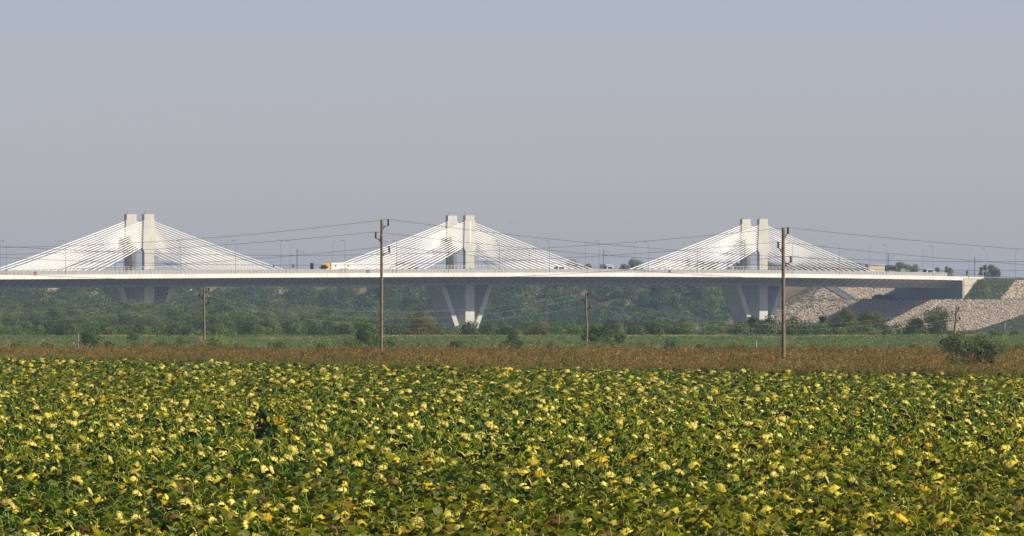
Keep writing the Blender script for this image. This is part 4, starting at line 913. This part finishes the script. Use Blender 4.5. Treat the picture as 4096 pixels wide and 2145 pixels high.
hks = ['w', 'p', 'y', 'p', 'y', 'w', 'b', 'p', '', 'p', 'y', 'w']; pals = ['g', 'm', 'm', 'g', 'y', 'g', 'y', 'm', 'g', 'm', 'y', 'y']; shows = [1, 1, .5, .5, 1, 0, .5, 0, 0, 0, 0, 0]
def merged(lod, seed):
    g = np.random.default_rng(seed); out = []
    for k in list(range(12)) * 3:
        st, fo, hd = sunflower(g, lod, pals[k], hks[k], shows[k]); b = M3()
        for q in (st, fo, hd):
            if q.n: b.add(*q.arr())
        out.append(b.arr())
    return out
g = np.random.default_rng(71)
def field(Y0, Y1, dens, lod, seed, skip=None):
    g = np.random.default_rng(seed); A_ = (Y1 - Y0) * 2 * ((Y0 + Y1) / 2 * .0569 + 3.5); n = int(A_ * dens)
    Y = g.uniform(Y0, Y1, n); X = g.uniform(-1, 1, n) * (Y * .0569 + 3.5); ok = Y < edge_Y(X, Y)
    X, Y = X[ok], Y[ok]; n = len(X); sx = CX + F * X / Y
    sen = .10 + .34 * smooth(300 - Y * 1.0 + (sx - 1600) * .03, 20, 150) + .55 * (noise2(X + 400, Y * .8, 7, 15) - .42)
    u = g.random(n); idx = np.zeros(n, int); gs_ = [0, 3, 5, 8]; ms_ = [1, 2, 7, 9]; ys_ = [4, 6, 10, 11]
    ps_ = np.where(Y > 420, .08, .13); u3 = g.random(n); r3 = np.where(u3 < ps_, 0, np.where(u3 < ps_ + .2, 1, g.integers(2, 4, n))); idx = np.where(u < sen * .65, np.array(ys_)[r3], np.where(u < sen * 1.7 + .1, np.array(ms_)[r3], np.array(gs_)[r3]))
    s = g.uniform(.86, 1.08, n) * (.95 + .12 * noise2(X + 50, Y, 2.2, 18)); s = np.where(g.random(n) < .06, s * 1.07, s) * (1 + .12 * smooth(Y, 380, 620))
    return X, Y, idx, s, g
PR0 = merged(0, 100); PR1 = merged(1, 101); PR2 = merged(2, 102)
Vs, Fs, Cs, off = [], [], [], 0
for (Y0, Y1, dens, lod, PRs, sd_) in ((185.5, 262, 2.6, 0, PR0, 1), (262, 420, 2.1, 1, PR1, 2), (420, 705, 1.7, 2, PR2, 3), (150, 178.5, 2.6, 1, PR1, 4)):
    X, Y, idx, s, g_ = field(Y0, Y1, dens, lod, sd_)
    hole = (np.abs(X - P(1078, HZ, 322)[0]) < .55) & (Y > 308) & (Y < 324)
    X, Y, idx, s = X[~hole], Y[~hole], idx[~hole], s[~hole]; n = len(X)
    v, f, c = spread(PRs, idx + 12 * g_.integers(0, 3, n), np.stack([X, Y, np.zeros(n) - .02], 1), g_.uniform(-.8, .8, n), s, g_.normal(size=(n, 2)) * .05, ctint=(np.ones((n, 1)) * g_.uniform(.75, 1.2, (n, 1))) * np.array([1, 1, 1]))
    Vs.append(v); Fs.append(f + off); Cs.append(c); off += len(v)
tag(obj('sunflower_field', mesh('sunflower_field', np.concatenate(Vs), np.concatenate(Fs), np.concatenate(Cs), m_sleaf, True)), 'broad field of ripe nodding sunflowers filling the lower half of the picture', 'field', kind='stuff')
print('field verts', off)
# the nearest plants, one by one
g = np.random.default_rng(100); prs = []
desc = {'p': 'pale yellow drooping head', 'w': 'creamy yellow drooping head', 'y': 'deep yellow drooping head', 'b': 'withered brown head', '': 'hidden head'}
pdesc = {'g': 'green', 'm': 'yellowing green', 'y': 'withering yellow'}
for k in range(12):
    st, fo, hd = sunflower(g, 0, pals[k], hks[k], shows[k])
    r = thing('sunflower', 'x', 'sunflower', group='nearest sunflowers along the bottom edge')
    mo('stem', st, m_sleaf, r, True); mo('leaves', fo, m_sleaf, r, True)
    if hd.n: mo('flower_head', hd, m_sleaf, r, True)
    prs.append([r, False])
X, Y, idx, s, g_ = field(178.5, 185.5, 2.6, 0, 9)
inview = np.abs(X / Y * F) < 2080; X, Y, idx, s = X[inview], Y[inview], idx[inview], s[inview]
order = np.argsort(Y)[:296]; zone = ['at the far left', 'left of the left pylons\' column', 'below the left pier', 'left of centre', 'at the bottom centre', 'right of centre', 'below the right pier', 'at the far right']
kidmap = {}
for o in bpy.data.objects:
    if o.parent is not None: kidmap.setdefault(o.parent.name, []).append(o)
for i in order:
    k = int(idx[i]); sx = CX + F * X[i] / Y[i]; sy = 'bottom edge' if Y[i] < 181 else ('second line' if Y[i] < 183 else 'third line')
    zn = ['at the far left', 'below the left towers', 'below the small left pole', 'below the tall left pole', 'below the middle towers', 'below the small middle pole', 'below the right towers', 'at the far right'][int(min(7, max(0, sx // 512)))]
    lb = f'{pdesc[pals[k]]} sunflower, {desc[hks[k]]}, {sy}, {zn}'
    base, used = prs[k]
    if not used: o = base; prs[k][1] = True
    else:
        o = base.copy(); C.objects.link(o)
        for ch in kidmap[base.name]:
            c_ = ch.copy(); C.objects.link(c_); c_.parent = o
    o.location = (X[i], Y[i], -.02); o.rotation_euler = (g_.normal() * .04, g_.normal() * .04, g_.uniform(-.7, .7)); o.scale = (s[i],) * 3; o['label'] = lb
for r, used in prs:
    if not used:
        for ch in kidmap[r.name]: bpy.data.objects.remove(ch)
        bpy.data.objects.remove(r)
# the tall flowering one
g = np.random.default_rng(200); Yt = 322; p = P(1085, HZ, Yt); r = thing('tall_sunflower', 'tall dark green sunflower with several small bright yellow blossoms, rising above the field', 'sunflower', (p[0], Yt, 0))
st, fo = M3(), M3(); H = 2.15; st.tube([(0, 0, 0), (-.04, 0, 1), (-.10, 0, 1.5), (-.22, 0, H)], [.025, .022, .02, .015], 6, (.34, .38, .12))
heads = [(-.10, 1.60), (.17, 1.60), (.17, 1.49), (.40, 1.60), (-.78, 1.52), (-.90, 1.50), (-.33, 1.55), (.14, .85)]
for k in range(52):
    u = .35 + .65 * k / 52; a = k * 2.4; w_ = .32 * (1.15 - u) + .06; pos = (-.2 * u + w_ * math.cos(a), w_ * math.sin(a), H * u); sun_leaf(fo, pos, a, g.uniform(.26, .42), g.uniform(.26, .38), g.uniform(.9, 2.0), (.034, .080, .010), g, 0)
for i, (hx_, hz_) in enumerate(heads):
    st.tube([(-.06, 0, hz_ - .35), (hx_ * .6 - .05, -.2, hz_ - .1), (hx_, -.42, hz_)], [.012, .009, .007], 4, (.3, .36, .1))
    b = M3(); ax = np.array([.35, -1, .15]) if i % 2 else np.array([.8, -.6, .2]); ax /= np.linalg.norm(ax); a1 = np.cross(ax, [0, 0, 1]); a1 /= np.linalg.norm(a1); a2 = np.cross(ax, a1); c0 = np.array([hx_, -.45, hz_ + .1]); Rr = .10 if i < 4 else .07
    v, f = [], []
    for j in range(18):
        t_ = j * 2 * PI / 18; r_ = math.cos(t_) * a1 + math.sin(t_) * a2; tg = -math.sin(t_) * a1 + math.cos(t_) * a2
        v += [c0 + r_ * Rr * .4 - tg * Rr * .12, c0 + r_ * Rr * .4 + tg * Rr * .12, c0 + r_ * Rr * 1.15 + ax * Rr * .15]; f.append((3 * j, 3 * j + 1, 3 * j + 2))
    b.add(v, f, (.85, .48, .01))
    th = np.arange(10) * 2 * PI / 10; ring = c0 + ax * .012 + Rr * .45 * (np.cos(th)[:, None] * a1 + np.sin(th)[:, None] * a2); b.add(np.vstack([ring, [c0 + ax * .03]]), [(j, (j + 1) % 10, 10) for j in range(10)], (.25, .13, .02)); mo('blossom', b, m_sleaf, r)
mo('stem', st, m_sleaf, r, True); mo('leaves', fo, m_sleaf, r, True)

# ------------------------------------------------------------------ haze: one closed box of thin air
b = M3(); b.box(-4700, 4700, -400, 12000, -12.5, 46); hz = obj('haze', mesh('haze', b.arr()[0], b.arr()[1]))
hm = bpy.data.materials.new('haze'); hm.use_nodes = True; n = hm.node_tree; n.nodes.remove(n.nodes['Principled BSDF'])
pv = n.nodes.new('ShaderNodeVolumePrincipled'); pv.inputs['Density'].default_value = 5.4e-5; pv.inputs['Color'].default_value = (.46, .64, 1.0, 1); pv.inputs['Anisotropy'].default_value = 0.0
n.links.new(pv.outputs[0], n.nodes['Material Output'].inputs['Volume']); hz.data.materials.append(hm); tag(hz, 'thin bluish haze in the air', kind='stuff')
